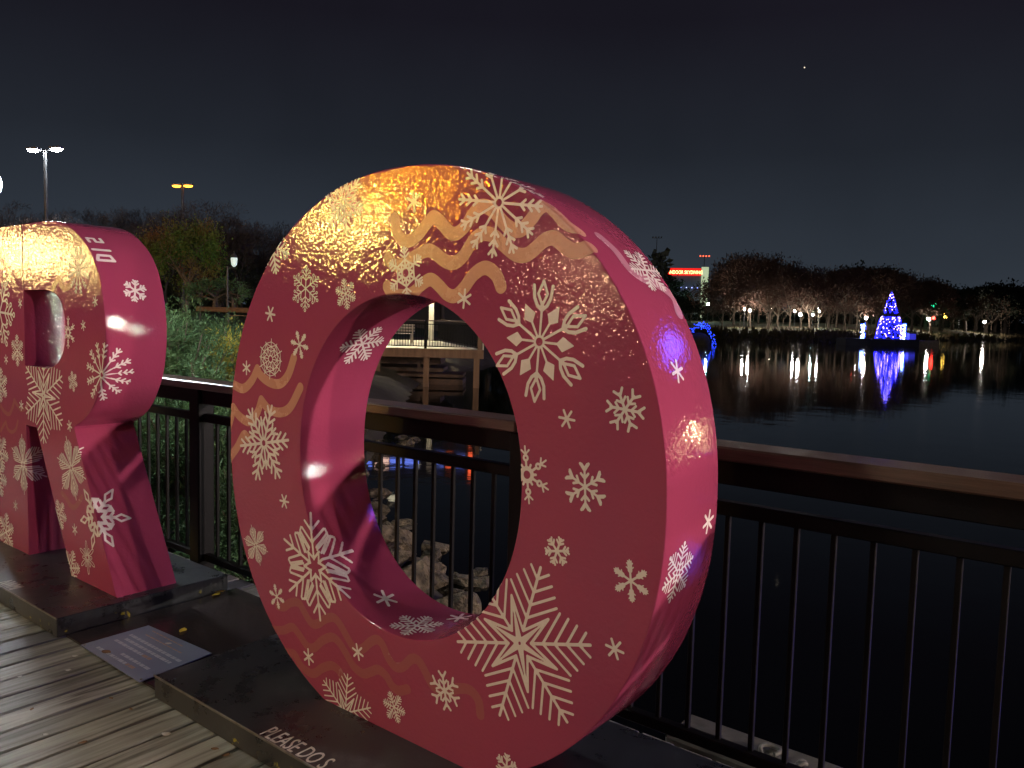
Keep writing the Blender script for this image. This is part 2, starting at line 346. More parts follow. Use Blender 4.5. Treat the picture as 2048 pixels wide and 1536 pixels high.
# ------------------------------------------------------------------ boardwalk: every plank is a piece
bw = empty('boardwalk'); tag(bw, kind='structure')
MB().box(-14, 26, -3.5, 2.44, -.34, -.045).build('joist_bed', MT['darkwood'], bw)
pw = .1385; protos = []
for k in range(3):
    r2 = random.Random(k); v = []; f = []; ys = np.linspace(-3.5, 2.46, 22); hw = pw / 2 - .0045
    for y in ys:
        j = [r2.uniform(-.0022, .0022) for _ in range(6)]
        v += [(-hw + j[0], y, -.04), (-hw + j[1], y, -.006), (-hw + .006, y, j[3] * .6), (hw - .006, y, j[4] * .6), (hw + j[2], y, -.006), (hw, y, -.04)]
    for i in range(len(ys) - 1):
        for c in range(5): f.append((i * 6 + c, i * 6 + c + 1, (i + 1) * 6 + c + 1, (i + 1) * 6 + c)[::-1])
    f += [tuple(range(6)), tuple(range((len(ys) - 1) * 6, len(ys) * 6))[::-1]]
    me = bpy.data.meshes.new('plank'); me.from_pydata(v, [], f); me.update(); me.materials.append(MT['plank']); protos.append(me)
grey_me = protos[0].copy(); grey_me.materials.clear(); grey_me.materials.append(MT['plank_grey'])
x = -9.0; k = 0
while x < 4.5:
    me = grey_me if abs(x + 3.72) < pw / 2 else protos[k % 3]
    o = link(bpy.data.objects.new('plank', me), bw); o.location = (x, 0, rng.uniform(-.0025, .0015)); o.rotation_euler = (0, rng.uniform(-.006, .006), rng.uniform(-.0006, .0006))
    if k % 2: o.scale.y = 1.0
    x += pw; k += 1

# ------------------------------------------------------------------ plinths, plate between them, information plate
YF, YB = 1.755, 2.055
PZ = .092
def plinth(x0, x1, label):
    e = empty('display_plinth', (0, 0, 0)); tag(e, label, 'plinth', 'black plinths under the letters')
    MB().bbox(x0, x1, 1.462, 2.30, .004, PZ, .004).build('body', MT['plinth'], e)
    MB().bbox(x0 - .0015, x1 + .0015, 1.4585, 1.4635, PZ - .006, PZ + .0025, .001).build('edge_strip', MT['steel_edge'], e)
    return e
plinth_o = plinth(-2.822, -.62, 'low black plinth under the O-shaped letter, lettered PLEASE DO')
plinth_r = plinth(-6.05, -3.666, 'low black plinth under the R-shaped letter, yellow chips on its end')
MT['lettering'] = mat('white_stencil_paint', (.60, .58, .54), (.48, .46, .43), .55, 40)
def text(name, body, loc, rot, size, matl, parent, sx=1.0, shear=0, align='LEFT', ext=0.0006):
    cu = bpy.data.curves.new(name, 'FONT'); cu.body = body; cu.size = size; cu.extrude = ext; cu.shear = shear; cu.align_x = align; cu.resolution_u = 3
    ob = bpy.data.objects.new(name, cu); C.objects.link(ob); me = bpy.data.meshes.new_from_object(ob.evaluated_get(bpy.context.evaluated_depsgraph_get())); C.objects.unlink(ob); bpy.data.objects.remove(ob)
    me.name = name; me.materials.clear(); me.materials.append(matl); o = link(bpy.data.objects.new(name, me), parent); o.location = loc; o.rotation_euler = rot; o.scale = (sx, 1, 1); o['kind'] = 'stuff'; return o
text('lettering', 'PLEASE DO S', (-2.165, 1.4665, PZ + .0012), (0, 0, 0), .092, MT['lettering'], plinth_o, .60)
text('lettering', 'NWMI', (-4.205, 1.4705, PZ + .0012), (0, 0, 0), .092, MT['lettering'], plinth_r, .60, align='RIGHT')
MT['gloss_board'] = mat('dark_gloss_board', (.020, .015, .015), (.035, .024, .022), .22, 7, (1, 6, 1), bmp=.0015, bscale=14)
o = MB().bbox(-3.655, -2.835, 1.492, 2.34, .003, .014, .002).build('cover_board', MT['gloss_board']); tag(o, 'thin dark glossy board on the deck between the two plinths', 'board')
sgn = empty('information_plate', (0, 0, 0)); tag(sgn, 'blue-grey printed plate lying flat between the two plinths', 'plate')
MT['plate_blue'] = mat('slate_blue_plate', (.21, .25, .35), (.16, .19, .27), .33, 5, bmp=.0006)
PL = [onz(170, 1298, .02), onz(283, 1373, .02), onz(425, 1305, .02), onz(290, 1262, .02)]
px = [Vector((-3.475, 1.478, 0)), Vector((-2.955, 1.472, 0)), Vector((-2.99, 1.80, 0)), Vector((-3.475, 1.775, 0))]
v = [(p.x, p.y, z) for z in (.0175, .0215) for p in px]
mesh_obj('plate', v, [(3, 2, 1, 0), (4, 5, 6, 7), (0, 1, 5, 4), (1, 2, 6, 5), (2, 3, 7, 6), (3, 0, 4, 7)], MT['plate_blue'], sgn)
MT['print_white'] = mat('white_print', (.46, .49, .54), rough=.5); MT['print_orange'] = mat('orange_print', (.40, .27, .20), rough=.5)
lw = MB(); lo = MB(); r2 = random.Random(3)
for row, (yy, col, x0, x1) in enumerate(((1.515, 'w', -3.40, -3.10), (1.55, 'w', -3.26, -3.05), (1.60, 'w', -3.42, -3.12), (1.635, 'w', -3.40, -3.04), (1.67, 'w', -3.43, -3.03), (1.715, 'o', -3.38, -3.08), (1.755, 'o', -3.40, -3.14))):
    x = x0
    while x < x1:
        w_ = r2.uniform(.010, .038); h_ = .0075 if col == 'w' else .003
        hot = (row in (0, 2)) and x + w_ > x1 - .04
        (lo if col == 'o' or hot else lw).box(x, min(x + w_, x1 + .02), yy - h_, yy + h_, .0216, .0222); x += w_ + .007
lw.build('white_print', MT['print_white'], sgn)['kind'] = 'stuff'; lo.build('orange_print', MT['print_orange'], sgn)['kind'] = 'stuff'
for bx in ((-3.46, 1.49), (-2.97, 1.486)): MB().lathe([(.006, 0), (.006, .002), (.003, .004)], 8, (*bx, .0215)).build('screw', MT['steel_edge'], sgn)

# ------------------------------------------------------------------ flat print shapes as signed distances
S60 = math.pi / 3
def seg_d(P, x0, y0, x1, y1):
    e = np.array([x1 - x0, y1 - y0]); L2 = e @ e + 1e-12
    t = np.clip(((P[:, 0] - x0) * e[0] + (P[:, 1] - y0) * e[1]) / L2, 0, 1)
    return np.hypot(P[:, 0] - x0 - t * e[0], P[:, 1] - y0 - t * e[1])
def pol(r, deg): return (r * math.cos(math.radians(deg)), r * math.sin(math.radians(deg)))
def br(r, L, a, w): return (r, 0, r + L * math.cos(math.radians(a)), L * math.sin(math.radians(a)), w)
def ring(cx, cy, r, w): return ('ring', cx, cy, r, w)
def circ_line(pts, w): return [(a[0], a[1], b[0], b[1], w) for a, b in zip(pts[:-1], pts[1:])]
FL = {
 'aster': (6, [(0, 0, .88, 0, .125)]),
 'fern_a': (6, [(0, 0, .72, 0, .062), br(.30, .30, 48, .055), br(.62, .36, 38, .062)]),
 'fern_leaf': (6, [(0, 0, .76, 0, .05), br(.34, .26, 42, .055), br(.66, .34, 36, .06), br(.74, .22, 36, .05)]),
 'fern_b': (6, [(0, 0, .97, 0, .042), br(.26, .30, 58, .036), br(.44, .34, 55, .038), br(.62, .30, 50, .038), br(.78, .2, 45, .036)]),
 'fern_c': (6, [(0, 0, .82, 0, .075), br(.44, .32, 50, .07), br(.66, .26, 42, .07)]),
 'fern_d': (6, [(.1, 0, .98, 0, .034), br(.30, .28, 45, .032), br(.50, .30, 42, .032), br(.72, .24, 40, .032), (*pol(.1, 30), *pol(.62, 30), .03), (*pol(.4, 30), *pol(.62, 16), .028)]),
 'fern12': (12, [(.12, 0, .97, 0, .024), br(.50, .13, 42, .026), br(.66, .14, 42, .026), br(.82, .14, 40, .026), ring(0, 0, .09, .022)]),
 'diamond': (6, [(.1, 0, .56, 0, .022), *circ_line([(.60, 0), (.79, .095), (1.0, 0)], .024), (.54, 0, .60, 0, .035), *circ_line([(.52, .0), (.60, .10), (.72, .165), (.92, .19)], .030),
                 (*pol(.1, 30), *pol(.36, 30), .02), ('kite', 30, .34, .47, .70, .125), ring(0, 0, .09, .02)]),
 'bigstar': (6, [(.17, 0, 1, 0, .019), br(.34, .47, 47, .016), br(.51, .38, 48, .016), br(.68, .28, 48, .016), br(.85, .18, 47, .016),
                 (.17, 0, *pol(.56, 30), .017), (.06, 0, *pol(.34, 30), .013), (*pol(.03, 30), *pol(.46, 30), .012), ring(0, 0, .05, .014)]),
 'chevron': (6, [(.14, 0, 1, 0, .026), br(.44, .40, 42, .023), br(.68, .25, 42, .023), *circ_line([pol(.34, 21), (.62, .36), (.74, .30)], .022), (.36, .10, .68, .34, .02) , (.15, 0, *pol(.32, 30), .024)]),
 'oak': (6, [(0, 0, .5, 0, .055), (.5, 0, .84, 0, .125), (.84, 0, 1, 0, .03), br(.50, .24, 52, .03), br(.66, .24, 42, .03), br(.80, .17, 36, .03)]),
 'loopfern': (6, [(0, 0, .86, 0, .028), ring(.93, 0, .055, .022), br(.34, .22, 52, .024), br(.52, .26, 50, .024), br(.70, .2, 46, .024), ring(.34 + .28 * math.cos(.91), .28 * math.sin(.91), .05, .02), ring(.52 + .32 * math.cos(.87), .32 * math.sin(.87), .05, .02)]),
 'web': (6, [(.16, 0, 1, 0, .026), (*pol(.16, 30), *pol(.92, 30), .024), (.36, 0, *pol(.58, 30), .024), (.62, 0, *pol(.58, 30), .024), (.62, 0, *pol(.84, 30), .024), (.86, 0, *pol(.84, 30), .02), ring(0, 0, .17, .026)]),
 'david': (6, [(.2, 0, 1, 0, .042), (.22, 0, *pol(.44, 30), .04), (.52, 0, *pol(.44, 30), .04), br(.58, .28, 55, .036), br(.74, .24, 52, .036), br(.86, .14, 50, .034), ring(0, 0, .2, .04)]),
 'ring': (6, [ring(0, 0, .22, .075), (.25, 0, .48, 0, .045), ring(.58, 0, .085, .042), (.66, 0, .98, 0, .034), br(.70, .22, 48, .034), (*pol(.25, 30), *pol(.38, 30), .045)]),
 'lattice': (6, [(.1, 0, .92, 0, .034), ring(.94, 0, .03, .04), br(.22, .30, 60, .03), br(.42, .40, 60, .03), br(.60, .34, 60, .03), br(.76, .2, 60, .03), ring(0, 0, .1, .03)]),
 'burst': (6, [(.1, 0, 1, 0, .021), br(.06, .62, 24, .019), br(.22, .56, 26, .019), br(.40, .42, 28, .019), br(.56, .30, 32, .019), br(.72, .18, 36, .019), ring(0, 0, .09, .02)]),
 'loops': (6, [*circ_line([(.12, 0), (.45, .075), (.72, .10), (.92, .07), (1.0, 0)], .022), *circ_line([pol(.16, 30), pol(.42, 20), pol(.58, 23), pol(.62, 30)], .022), ring(0, 0, .13, .022)]),
 'arrow': (6, [*circ_line([(.54, 0), (.74, .105), (1.0, 0)], .032), (.2, 0, .56, 0, .05), ('tri', 30, .34, .58, .10), (.24, .04, *pol(.36, 30), .05), (.40, 0, .50, .14, .04)]),
}
def flake_sdf(kind):
    n, st = FL[kind]
    def f(P):
        a = np.arctan2(P[:, 1], P[:, 0]); r = np.hypot(P[:, 0], P[:, 1]); w = 2 * math.pi / n; a = a - np.round(a / w) * w
        Q = np.c_[r * np.cos(a), np.abs(r * np.sin(a))]; d = np.full(len(P), 9.0)
        for s in st:
            if s[0] == 'ring': d = np.minimum(d, np.abs(np.hypot(Q[:, 0] - s[1], Q[:, 1] - s[2]) - s[3]) - s[4])
            elif s[0] in ('kite', 'tri'):
                t = math.radians(s[1]); x = Q[:, 0] * math.cos(t) + Q[:, 1] * math.sin(t); y = np.abs(-Q[:, 0] * math.sin(t) + Q[:, 1] * math.cos(t))
                if s[0] == 'kite':
                    x0, xm, x1, h = s[2:]; d = np.minimum(d, np.maximum((y - h * (x - x0) / (xm - x0)) * .7, (y - h * (x1 - x) / (x1 - xm)) * .8))
                else:
                    x0, x1, h = s[2:]; d = np.minimum(d, np.maximum((y - .02 - h * (x - x0) / (x1 - x0)) * .8, np.maximum(x - x1, x0 - x)))
            else: d = np.minimum(d, seg_d(Q, *s[:4]) - s[4])
        return d
    return f
def line_sdf(pts, hw):
    def f(P):
        d = np.full(len(P), 9.0)
        for a, b in zip(pts[:-1], pts[1:]): d = np.minimum(d, seg_d(P, a[0], a[1], b[0], b[1]) - hw)
        return d
    return f
def spline(pts, n=5):
    p = np.array(pts, float); p = np.vstack([2 * p[0] - p[1], p, 2 * p[-1] - p[-2]]); out = []
    for i in range(1, len(p) - 2):
        for t in np.linspace(0, 1, n, endpoint=False):
            out.append(.5 * ((2 * p[i]) + (-p[i - 1] + p[i + 1]) * t + (2 * p[i - 1] - 5 * p[i] + 4 * p[i + 1] - p[i + 2]) * t * t + (-p[i - 1] + 3 * p[i] - 3 * p[i + 1] + p[i + 2]) * t ** 3))
    return np.array(out + [p[-2]])
def fill_sdf(f, lo, hi, cell):
    """triangles covering f < 0 on a grid, cut along the zero line"""
    nx = int((hi[0] - lo[0]) / cell) + 2; ny = int((hi[1] - lo[1]) / cell) + 2
    xs = lo[0] + np.arange(nx) * cell; ys = lo[1] + np.arange(ny) * cell
    X, Y = np.meshgrid(xs, ys); P = np.c_[X.ravel(), Y.ravel()]; val = f(P); val[val == 0] = 1e-9
    ii = np.arange(nx * ny).reshape(ny, nx)
    T = np.concatenate([np.stack([ii[:-1, :-1], ii[:-1, 1:], ii[1:, 1:]], -1).reshape(-1, 3), np.stack([ii[:-1, :-1], ii[1:, 1:], ii[1:, :-1]], -1).reshape(-1, 3)])
    ins = val[T] < 0; c = ins.sum(1); tris = [P[T[c == 3]]]
    for cnt in (1, 2):
        Tc = T[c == cnt]; i_ = ins[c == cnt]
        if not len(Tc): continue
        odd = np.argmax(i_ if cnt == 1 else ~i_, axis=1); r = np.arange(len(Tc))
        A, B, D = Tc[r, odd], Tc[r, (odd + 1) % 3], Tc[r, (odd + 2) % 3]
        tb = (val[A] / (val[A] - val[B]))[:, None]; td = (val[A] / (val[A] - val[D]))[:, None]
        AB = P[A] + (P[B] - P[A]) * tb; AD = P[A] + (P[D] - P[A]) * td
        if cnt == 1: tris.append(np.stack([P[A], AB, AD], 1))
        else: tris.append(np.stack([AB, P[B], P[D]], 1)); tris.append(np.stack([AB, P[D], AD], 1))
    W = np.concatenate(tris).reshape(-1, 2)
    key = np.round(W / (cell * .02)).astype(np.int64); _, first, inv = np.unique(key, axis=0, return_index=True, return_inverse=True)
    Fc = inv.reshape(-1, 3); ok = (Fc[:, 0] != Fc[:, 1]) & (Fc[:, 1] != Fc[:, 2]) & (Fc[:, 0] != Fc[:, 2])
    return W[first], Fc[ok]

# ------------------------------------------------------------------ letters
class Letter:
    def __init__(s, root, loops):
        s.root = root; s.loops = []
        for pts, hole in loops:                       # dense closed outlines, solid on the left side when not a hole
            p = np.array(pts, float); e = np.roll(p, -1, 0) - p; L = np.linalg.norm(e, axis=1); p = p[L > 1e-6]
            dense = []
            for a, b in zip(p, np.roll(p, -1, 0)):
                n = max(1, int(np.linalg.norm(b - a) / .006)); dense += [a + (b - a) * t for t in np.linspace(0, 1, n, endpoint=False)]
            p = np.array(dense); s.loops.append(p)
        s.n = 0
    def nearest(s, P):
        best = np.full(len(P), 1e9); Q = np.zeros_like(P); Nn = np.zeros_like(P); inside = np.zeros(len(P), bool)
        for p in s.loops:
            q = np.roll(p, -1, 0)
            for i0 in range(0, len(P), 4000):
                sl = slice(i0, i0 + 4000); d2 = ((P[sl, None, :] - p[None]) ** 2).sum(2); j = d2.argmin(1)
                for jj in ((j - 1) % len(p), j):
                    a, b = p[jj], q[jj]; e = b - a; t = np.clip(((P[sl] - a) * e).sum(1) / ((e * e).sum(1) + 1e-12), 0, 1)
                    c = a + t[:, None] * e; d = np.hypot(*(P[sl] - c).T); m = d < best[sl]
                    best[sl] = np.where(m, d, best[sl]); Q[sl] = np.where(m[:, None], c, Q[sl])
                    nn = np.c_[e[:, 1], -e[:, 0]]; nn /= np.linalg.norm(nn, axis=1)[:, None] + 1e-12; Nn[sl] = np.where(m[:, None], nn, Nn[sl])
            x, z = P[:, 0], P[:, 1]
            for a, b in zip(p[::2], np.roll(p[::2], -1, 0)):
                c = (a[1] > z) != (b[1] > z)
                if c.any(): inside ^= c & (x < (b[0] - a[0]) * (z - a[1]) / (b[1] - a[1] + 1e-12) + a[0])
        return best, Q, Nn, inside
    def put(s, name, sdf, lo, hi, cell, to_plane, m, off):
        """flat print on the front, folded round the edge on to the side where it runs over"""
        W, Fc = fill_sdf(sdf, lo, hi, cell)
        if not len(Fc): return
        P = to_plane(W); d, Q, Nn, ins = s.nearest(P)
        V = np.zeros((len(P), 3)); V[:, 0] = np.where(ins, P[:, 0], Q[:, 0] + Nn[:, 0] * off); V[:, 2] = np.where(ins, P[:, 1], Q[:, 1] + Nn[:, 1] * off)
        V[:, 1] = np.where(ins, YF - off, YF + d)
        ok = (ins | (d < YB - YF - .004)) & (V[:, 2] > PZ + .001); Fc = Fc[ok[Fc].all(1)]
        if len(Fc): s._add(name, V, Fc, m)
    def put_side(s, name, sdf, lo, hi, cell, p3, ang, r, m, off, loop):
        """flat print lying wholly on the side: x runs along the outline, y runs in depth"""
        p = s.loops[loop]; L = np.r_[0, np.cumsum(np.linalg.norm(np.roll(p, -1, 0) - p, axis=1))]; tot = L[-1]
        j = ((p - np.array([p3[0], p3[2]])) ** 2).sum(1).argmin(); W, Fc = fill_sdf(sdf, lo, hi, cell)
        ca, sa = math.cos(ang), math.sin(ang); U = (W[:, 0] * ca - W[:, 1] * sa) * r; Vv = (W[:, 0] * sa + W[:, 1] * ca) * r
        sl = (L[j] + U) % tot; pc = np.vstack([p, p[:1]]); X = np.interp(sl, L, pc[:, 0]); Zz = np.interp(sl, L, pc[:, 1]); e = .004
        T = np.c_[np.interp((sl + e) % tot, L, pc[:, 0]) - np.interp((sl - e) % tot, L, pc[:, 0]), np.interp((sl + e) % tot, L, pc[:, 1]) - np.interp((sl - e) % tot, L, pc[:, 1])]
        T /= np.linalg.norm(T, axis=1)[:, None] + 1e-12
        V = np.c_[X + T[:, 1] * off, p3[1] + Vv, Zz - T[:, 0] * off]; ok = (V[:, 1] > YF + .004) & (V[:, 1] < YB - .004); Fc = Fc[ok[Fc].all(1)]
        if len(Fc): s._add(name, V, Fc, m)
    def _add(s, name, V, Fc, m):
        used = np.unique(Fc); mp = -np.ones(len(V), int); mp[used] = np.arange(len(used)); fast_mesh(name, V[used], mp[Fc], m, s.root); s.n += 1
    def flake(s, kind, c, tip, off=.0012, m='flake', k=1.0):
        """c, tip: photo pixels of the centre and of one arm's end, both on the front"""
        a = ony(*c, YF)[[0, 2]]; b = ony(*tip, YF)[[0, 2]]; r = np.linalg.norm(b - a) * k; th = math.atan2(b[1] - a[1], b[0] - a[0]); ca, sa = math.cos(th), math.sin(th)
        s.put('snowflake', flake_sdf(kind), (-1.06, -1.06), (1.06, 1.06), max(.0014 / r, .0135), lambda W: a + r * np.c_[W[:, 0] * ca - W[:, 1] * sa, W[:, 0] * sa + W[:, 1] * ca], MT[m], off)
    def wave(s, pts, hw, m, off=.0008, raw=False):
        q = np.array([ony(u, v, YF)[[0, 2]] for u, v in pts]); q = q if raw else spline(q)
        s.put('wave_stripe', line_sdf(q, hw), q.min(0) - hw * 1.6, q.max(0) + hw * 1.6, .0045, lambda W: W, MT[m], off)

def solid_letter(name, loops, root):
    cu = bpy.data.curves.new(name, 'CURVE'); cu.dimensions = '2D'; cu.fill_mode = 'BOTH'; cu.extrude = (YB - YF) / 2 - .004; cu.bevel_depth = .004; cu.bevel_resolution = 2; cu.offset = -.004
    for pts, hole in loops:
        sp = cu.splines.new('POLY'); sp.points.add(len(pts) - 1); sp.use_cyclic_u = True
        for p, q in zip(sp.points, pts): p.co = (q[0], q[1], 0, 1)
    ob = bpy.data.objects.new(name, cu); C.objects.link(ob); dg = bpy.context.evaluated_depsgraph_get()
    me = bpy.data.meshes.new_from_object(ob.evaluated_get(dg)); C.objects.unlink(ob); bpy.data.objects.remove(ob)
    n = len(me.vertices); co = np.zeros(n * 3, np.float32); me.vertices.foreach_get('co', co); co = co.reshape(-1, 3)
    co = np.c_[co[:, 0], (YF + YB) / 2 - co[:, 2], co[:, 1]]; me.vertices.foreach_set('co', co.astype(np.float32).ravel())
    me.materials.clear(); me.materials.append(MT['vinyl']); me.shade_smooth(); me.set_sharp_from_angle(angle=math.radians(28)); me.update()
    o = bpy.data.objects.new('body', me); link(o, root); return o

def sup(cx, cz, a, b, n, cut=None, m=240):
    t = np.linspace(0, 2 * math.pi, m, endpoint=False); c, s_ = np.cos(t), np.sin(t)
    x = cx + a * np.sign(c) * np.abs(c) ** (2 / n); z = cz + b * np.sign(s_) * np.abs(s_) ** (2 / n)
    if cut is not None: z = np.maximum(z, cut)
    P_ = np.c_[x, z]; d = np.linalg.norm(P_ - np.roll(P_, 1, 0), axis=1); return P_[d > 1e-4]
O_OUT = sup(-1.834, .974, .944, .942, 2.137, PZ - .002); O_IN = sup(-1.840, .974, .499, .549, 2.076)[::-1]
root_o = empty('letter_sculpture', (-1.834, YF, PZ)); tag(root_o, 'giant raspberry letter O with cream snowflakes standing on a black plinth', 'letter', 'giant snowflake letters')
root_r = empty('letter_sculpture', (-4.4, YF, PZ)); tag(root_r, 'giant raspberry letter R with snowflakes, glossy gold glare along its top', 'letter', 'giant snowflake letters')
bpy.context.view_layer.update()
root_o.location = (0, 0, 0); root_r.location = (0, 0, 0)
LO = Letter(root_o, [(O_OUT, False), (O_IN, True)]); solid_letter('o', [(O_OUT, False), (O_IN, True)], root_o)
bowl = spline([(-4.45, 1.897), (-4.32, 1.887), (-4.184, 1.860), (-4.063, 1.806), (-3.967, 1.742), (-3.900, 1.668), (-3.852, 1.576), (-3.822, 1.470), (-3.810, 1.37), (-3.816, 1.26), (-3.850, 1.13), (-3.935, 1.0), (-4.03, .922), (-4.150, .868)], 6)
R_OUT = [(-5.2, PZ), (-4.748, PZ), (-4.748, .815), (-4.612, .815), (-4.212, PZ), (-3.735, PZ), (-4.155, .855)] + [tuple(p) for p in bowl[::-1]] + [(-5.2, 1.897)]
cnt = spline([(-4.45, 1.545), (-4.36, 1.530), (-4.285, 1.488), (-4.245, 1.41), (-4.243, 1.30), (-4.288, 1.212), (-4.37, 1.16), (-4.455, 1.140)], 5)
R_IN = [(-4.742, 1.545)] + [tuple(p) for p in cnt] + [(-4.745, 1.140)]
R_OUT = np.array(R_OUT); R_IN = np.array(R_IN)
LR = Letter(root_r, [(R_OUT, False), (R_IN, True)]); solid_letter('r', [(R_OUT, False), (R_IN, True)], root_r)

# waves first (thin), snowflakes over them
LO.wave([(790, 437), (793, 460), (803, 478), (818, 482), (838, 468), (855, 446), (868, 434), (884, 447), (899, 464), (913, 467), (931, 452), (948, 425), (963, 412), (985, 420), (1008, 446), (1024, 458), (1042, 460), (1060, 442), (1081, 415), (1097, 409), (1112, 422), (1135, 446), (1160, 452)], .0205, 'wave')
LO.wave([(777, 516), (783, 526), (797, 531), (815, 523), (835, 510), (860, 501), (889, 521), (907, 526), (926, 513), (947, 481), (965, 468), (986, 471), (1007, 489), (1031, 508), (1052, 510), (1071, 497), (1089, 481), (1108, 476), (1126, 489), (1145, 501), (1163, 500), (1184, 490)], .0205, 'wave')
LO.wave([(775, 573), (781, 583), (795, 590), (812, 591), (828, 584), (845, 568), (862, 559), (878, 571), (894, 588), (910, 592), (928, 576), (947, 550), (965, 537), (979, 538), (994, 552), (1002, 573)], .0205, 'wave')
LO.wave([(450, 760), (467, 769), (487, 777), (504, 761), (515, 738)], .018, 'wave'); LO.wave([(515, 738), (522, 751), (541, 765), (561, 767), (577, 749), (588, 716)], .018, 'wave', .0009)
LO.wave([(456, 860), (463, 835), (467, 815)], .018, 'wave'); LO.wave([(467, 815), (479, 832), (498, 843), (514, 827), (523, 800)], .018, 'wave', .0009); LO.wave([(523, 800), (538, 818), (561, 825), (581, 814), (601, 775)], .018, 'wave', .001)
LO.wave([(455, 925), (463, 911), (475, 894), (488, 870), (496, 876)], .018, 'wave')
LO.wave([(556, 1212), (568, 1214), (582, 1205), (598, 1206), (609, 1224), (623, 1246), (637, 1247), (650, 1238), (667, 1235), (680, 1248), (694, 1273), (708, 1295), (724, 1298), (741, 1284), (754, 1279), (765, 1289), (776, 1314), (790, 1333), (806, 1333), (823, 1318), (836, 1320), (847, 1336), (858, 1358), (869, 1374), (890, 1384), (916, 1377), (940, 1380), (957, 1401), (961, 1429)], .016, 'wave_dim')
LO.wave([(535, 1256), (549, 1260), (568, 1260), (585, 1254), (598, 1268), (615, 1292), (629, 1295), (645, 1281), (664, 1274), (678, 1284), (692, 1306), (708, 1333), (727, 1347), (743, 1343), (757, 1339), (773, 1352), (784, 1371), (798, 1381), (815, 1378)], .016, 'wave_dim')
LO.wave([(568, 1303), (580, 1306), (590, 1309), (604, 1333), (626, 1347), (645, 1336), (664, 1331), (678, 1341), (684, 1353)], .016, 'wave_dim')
for kd, c, t in (('fern12', (998.4, 405.4), (916.7, 398.3)), ('aster', (929, 597.4), (931, 577)), ('diamond', (1079, 683.6), (1088.7, 562)), ('aster', (828, 403), (841, 387)),
                 ('david', (811.7, 545.8), (808.4, 494)), ('loopfern', (611.8, 577), (613.4, 530)), ('fern_b', (691.6, 588), (696, 619)), ('aster', (541, 627.8), (537, 612)),
                 ('fern_d', (687, 406), (719, 357)), ('fern_b', (546, 492), (553, 548)), ('aster', (493.5, 735.7), (493.5, 721)), ('web', (541.6, 718), (543.5, 678)),
                 ('oak', (599.4, 689.6), (594, 662)), ('fern_d', (528, 886), (578, 880)), ('aster', (569, 1002.5), (564, 988)), ('burst', (512, 1090), (503, 1050)),
                 ('chevron', (630, 1133), (684, 1081)), ('oak', (554, 1193), (549.4, 1168)), ('aster', (617.7, 1313.6), (616.4, 1296)), ('aster', (716, 1303.8), (713, 1286)),
                 ('bigstar', (691, 1426), (648, 1361)), ('bigstar', (1039.7, 1286.3), (1181, 1290)), ('fern_b', (788.6, 1414), (779, 1382)), ('fern_a', (889.8, 1381), (884, 1339)),
                 ('aster', (1229.7, 1297.6), (1222.8, 1275)), ('oak', (1262, 1161.6), (1259, 1119)), ('fern_c', (1114.5, 1102), (1088, 1102)), ('fern_a', (1250.6, 819), (1292, 827)),
                 ('aster', (1134, 837.6), (1117, 834)), ('fern_leaf', (1170.4, 973.7), (1169, 924)), ('ring', (1054.4, 949.3), (1050, 891)), ('fern_c', (1013.6, 1534), (1015, 1505))):
    LO.flake(kd, c, t)
def side_point(loop, u, v, x_first=True):
    """where the ray of a pixel meets the side of a letter"""
    d = ray(u, v); p = loop; best = None
    for a, b in zip(p, np.roll(p, -1, 0)):
        e = b - a; den = d[0] * e[1] - d[2] * e[0]
        if abs(den) < 1e-9: continue
        w = a - CAM[[0, 2]]; t = (w[0] * e[1] - w[1] * e[0]) / den; s_ = (w[0] * d[2] - w[1] * d[0]) / den
        if t > 0 and -1e-6 <= s_ <= 1 + 1e-6:
            q = CAM + d * t
            if YF < q[1] < YB and (best is None or t < best[0]): best = (t, q)
    return None if best is None else best[1]
for L_, loop, kd, c, r, ang in ((LO, 0, 'fern_b', (1292, 542), .082, .5), (LO, 0, 'aster', (1354, 742), .034, .3), (LO, 0, 'aster', (1416, 1041.5), .034, .2), (LO, 0, 'lattice', (1356, 1142.7), .082, .2),
                                (LO, 1, 'fern_b', (724, 688), .095, .35), (LO, 1, 'aster', (771, 1198), .045, .4), (LO, 1, 'fern_b', (834, 1252), .09, .2), (LO, 1, 'aster', (918, 1236), .045, .1),
                                (LR, 0, 'fern_c', (270, 581.5), .062, .2)):
    p3 = side_point(L_.loops[loop], *c)
    if p3 is not None: L_.put_side('snowflake', flake_sdf(kd), (-1.06, -1.06), (1.06, 1.06), .0165, p3, ang, r, MT['flake'], .0012, loop)
# the pale stripe wandering along the rim of the O
rp = [side_point(LO.loops[0], *q) for q in ((1200, 474), (1229, 500), (1255, 534), (1282, 555), (1310, 566), (1334, 582), (1352, 605), (1358, 628))]
rp = [q for q in rp if q is not None]
if len(rp) > 3:
    p = LO.loops[0]; L = np.r_[0, np.cumsum(np.linalg.norm(np.roll(p, -1, 0) - p, axis=1))]
    jj = [((p - np.array([q[0], q[2]])) ** 2).sum(1).argmin() for q in rp]; c0 = rp[len(rp) // 2]; j0 = jj[len(rp) // 2]
    q2 = spline([(L[j] - L[j0], q[1] - c0[1]) for j, q in zip(jj, rp)])
    LO.put_side('wave_stripe', line_sdf(q2, .018), q2.min(0) - .03, q2.max(0) + .03, .0045, c0, 0, 1.0, MT['wave_pale'], .0008, 0)
LR.wave([(106, 577), (113, 563), (119, 559), (123, 571), (131, 576), (141, 570), (147, 553)], .017, 'wave')
LR.wave([(-4, 800), (8, 822), (19, 828), (26, 813), (29, 800)], .012, 'wave_dim'); LR.wave([(29, 800), (36, 812), (44, 820), (55, 812), (62, 794)], .012, 'wave_dim', .0009)
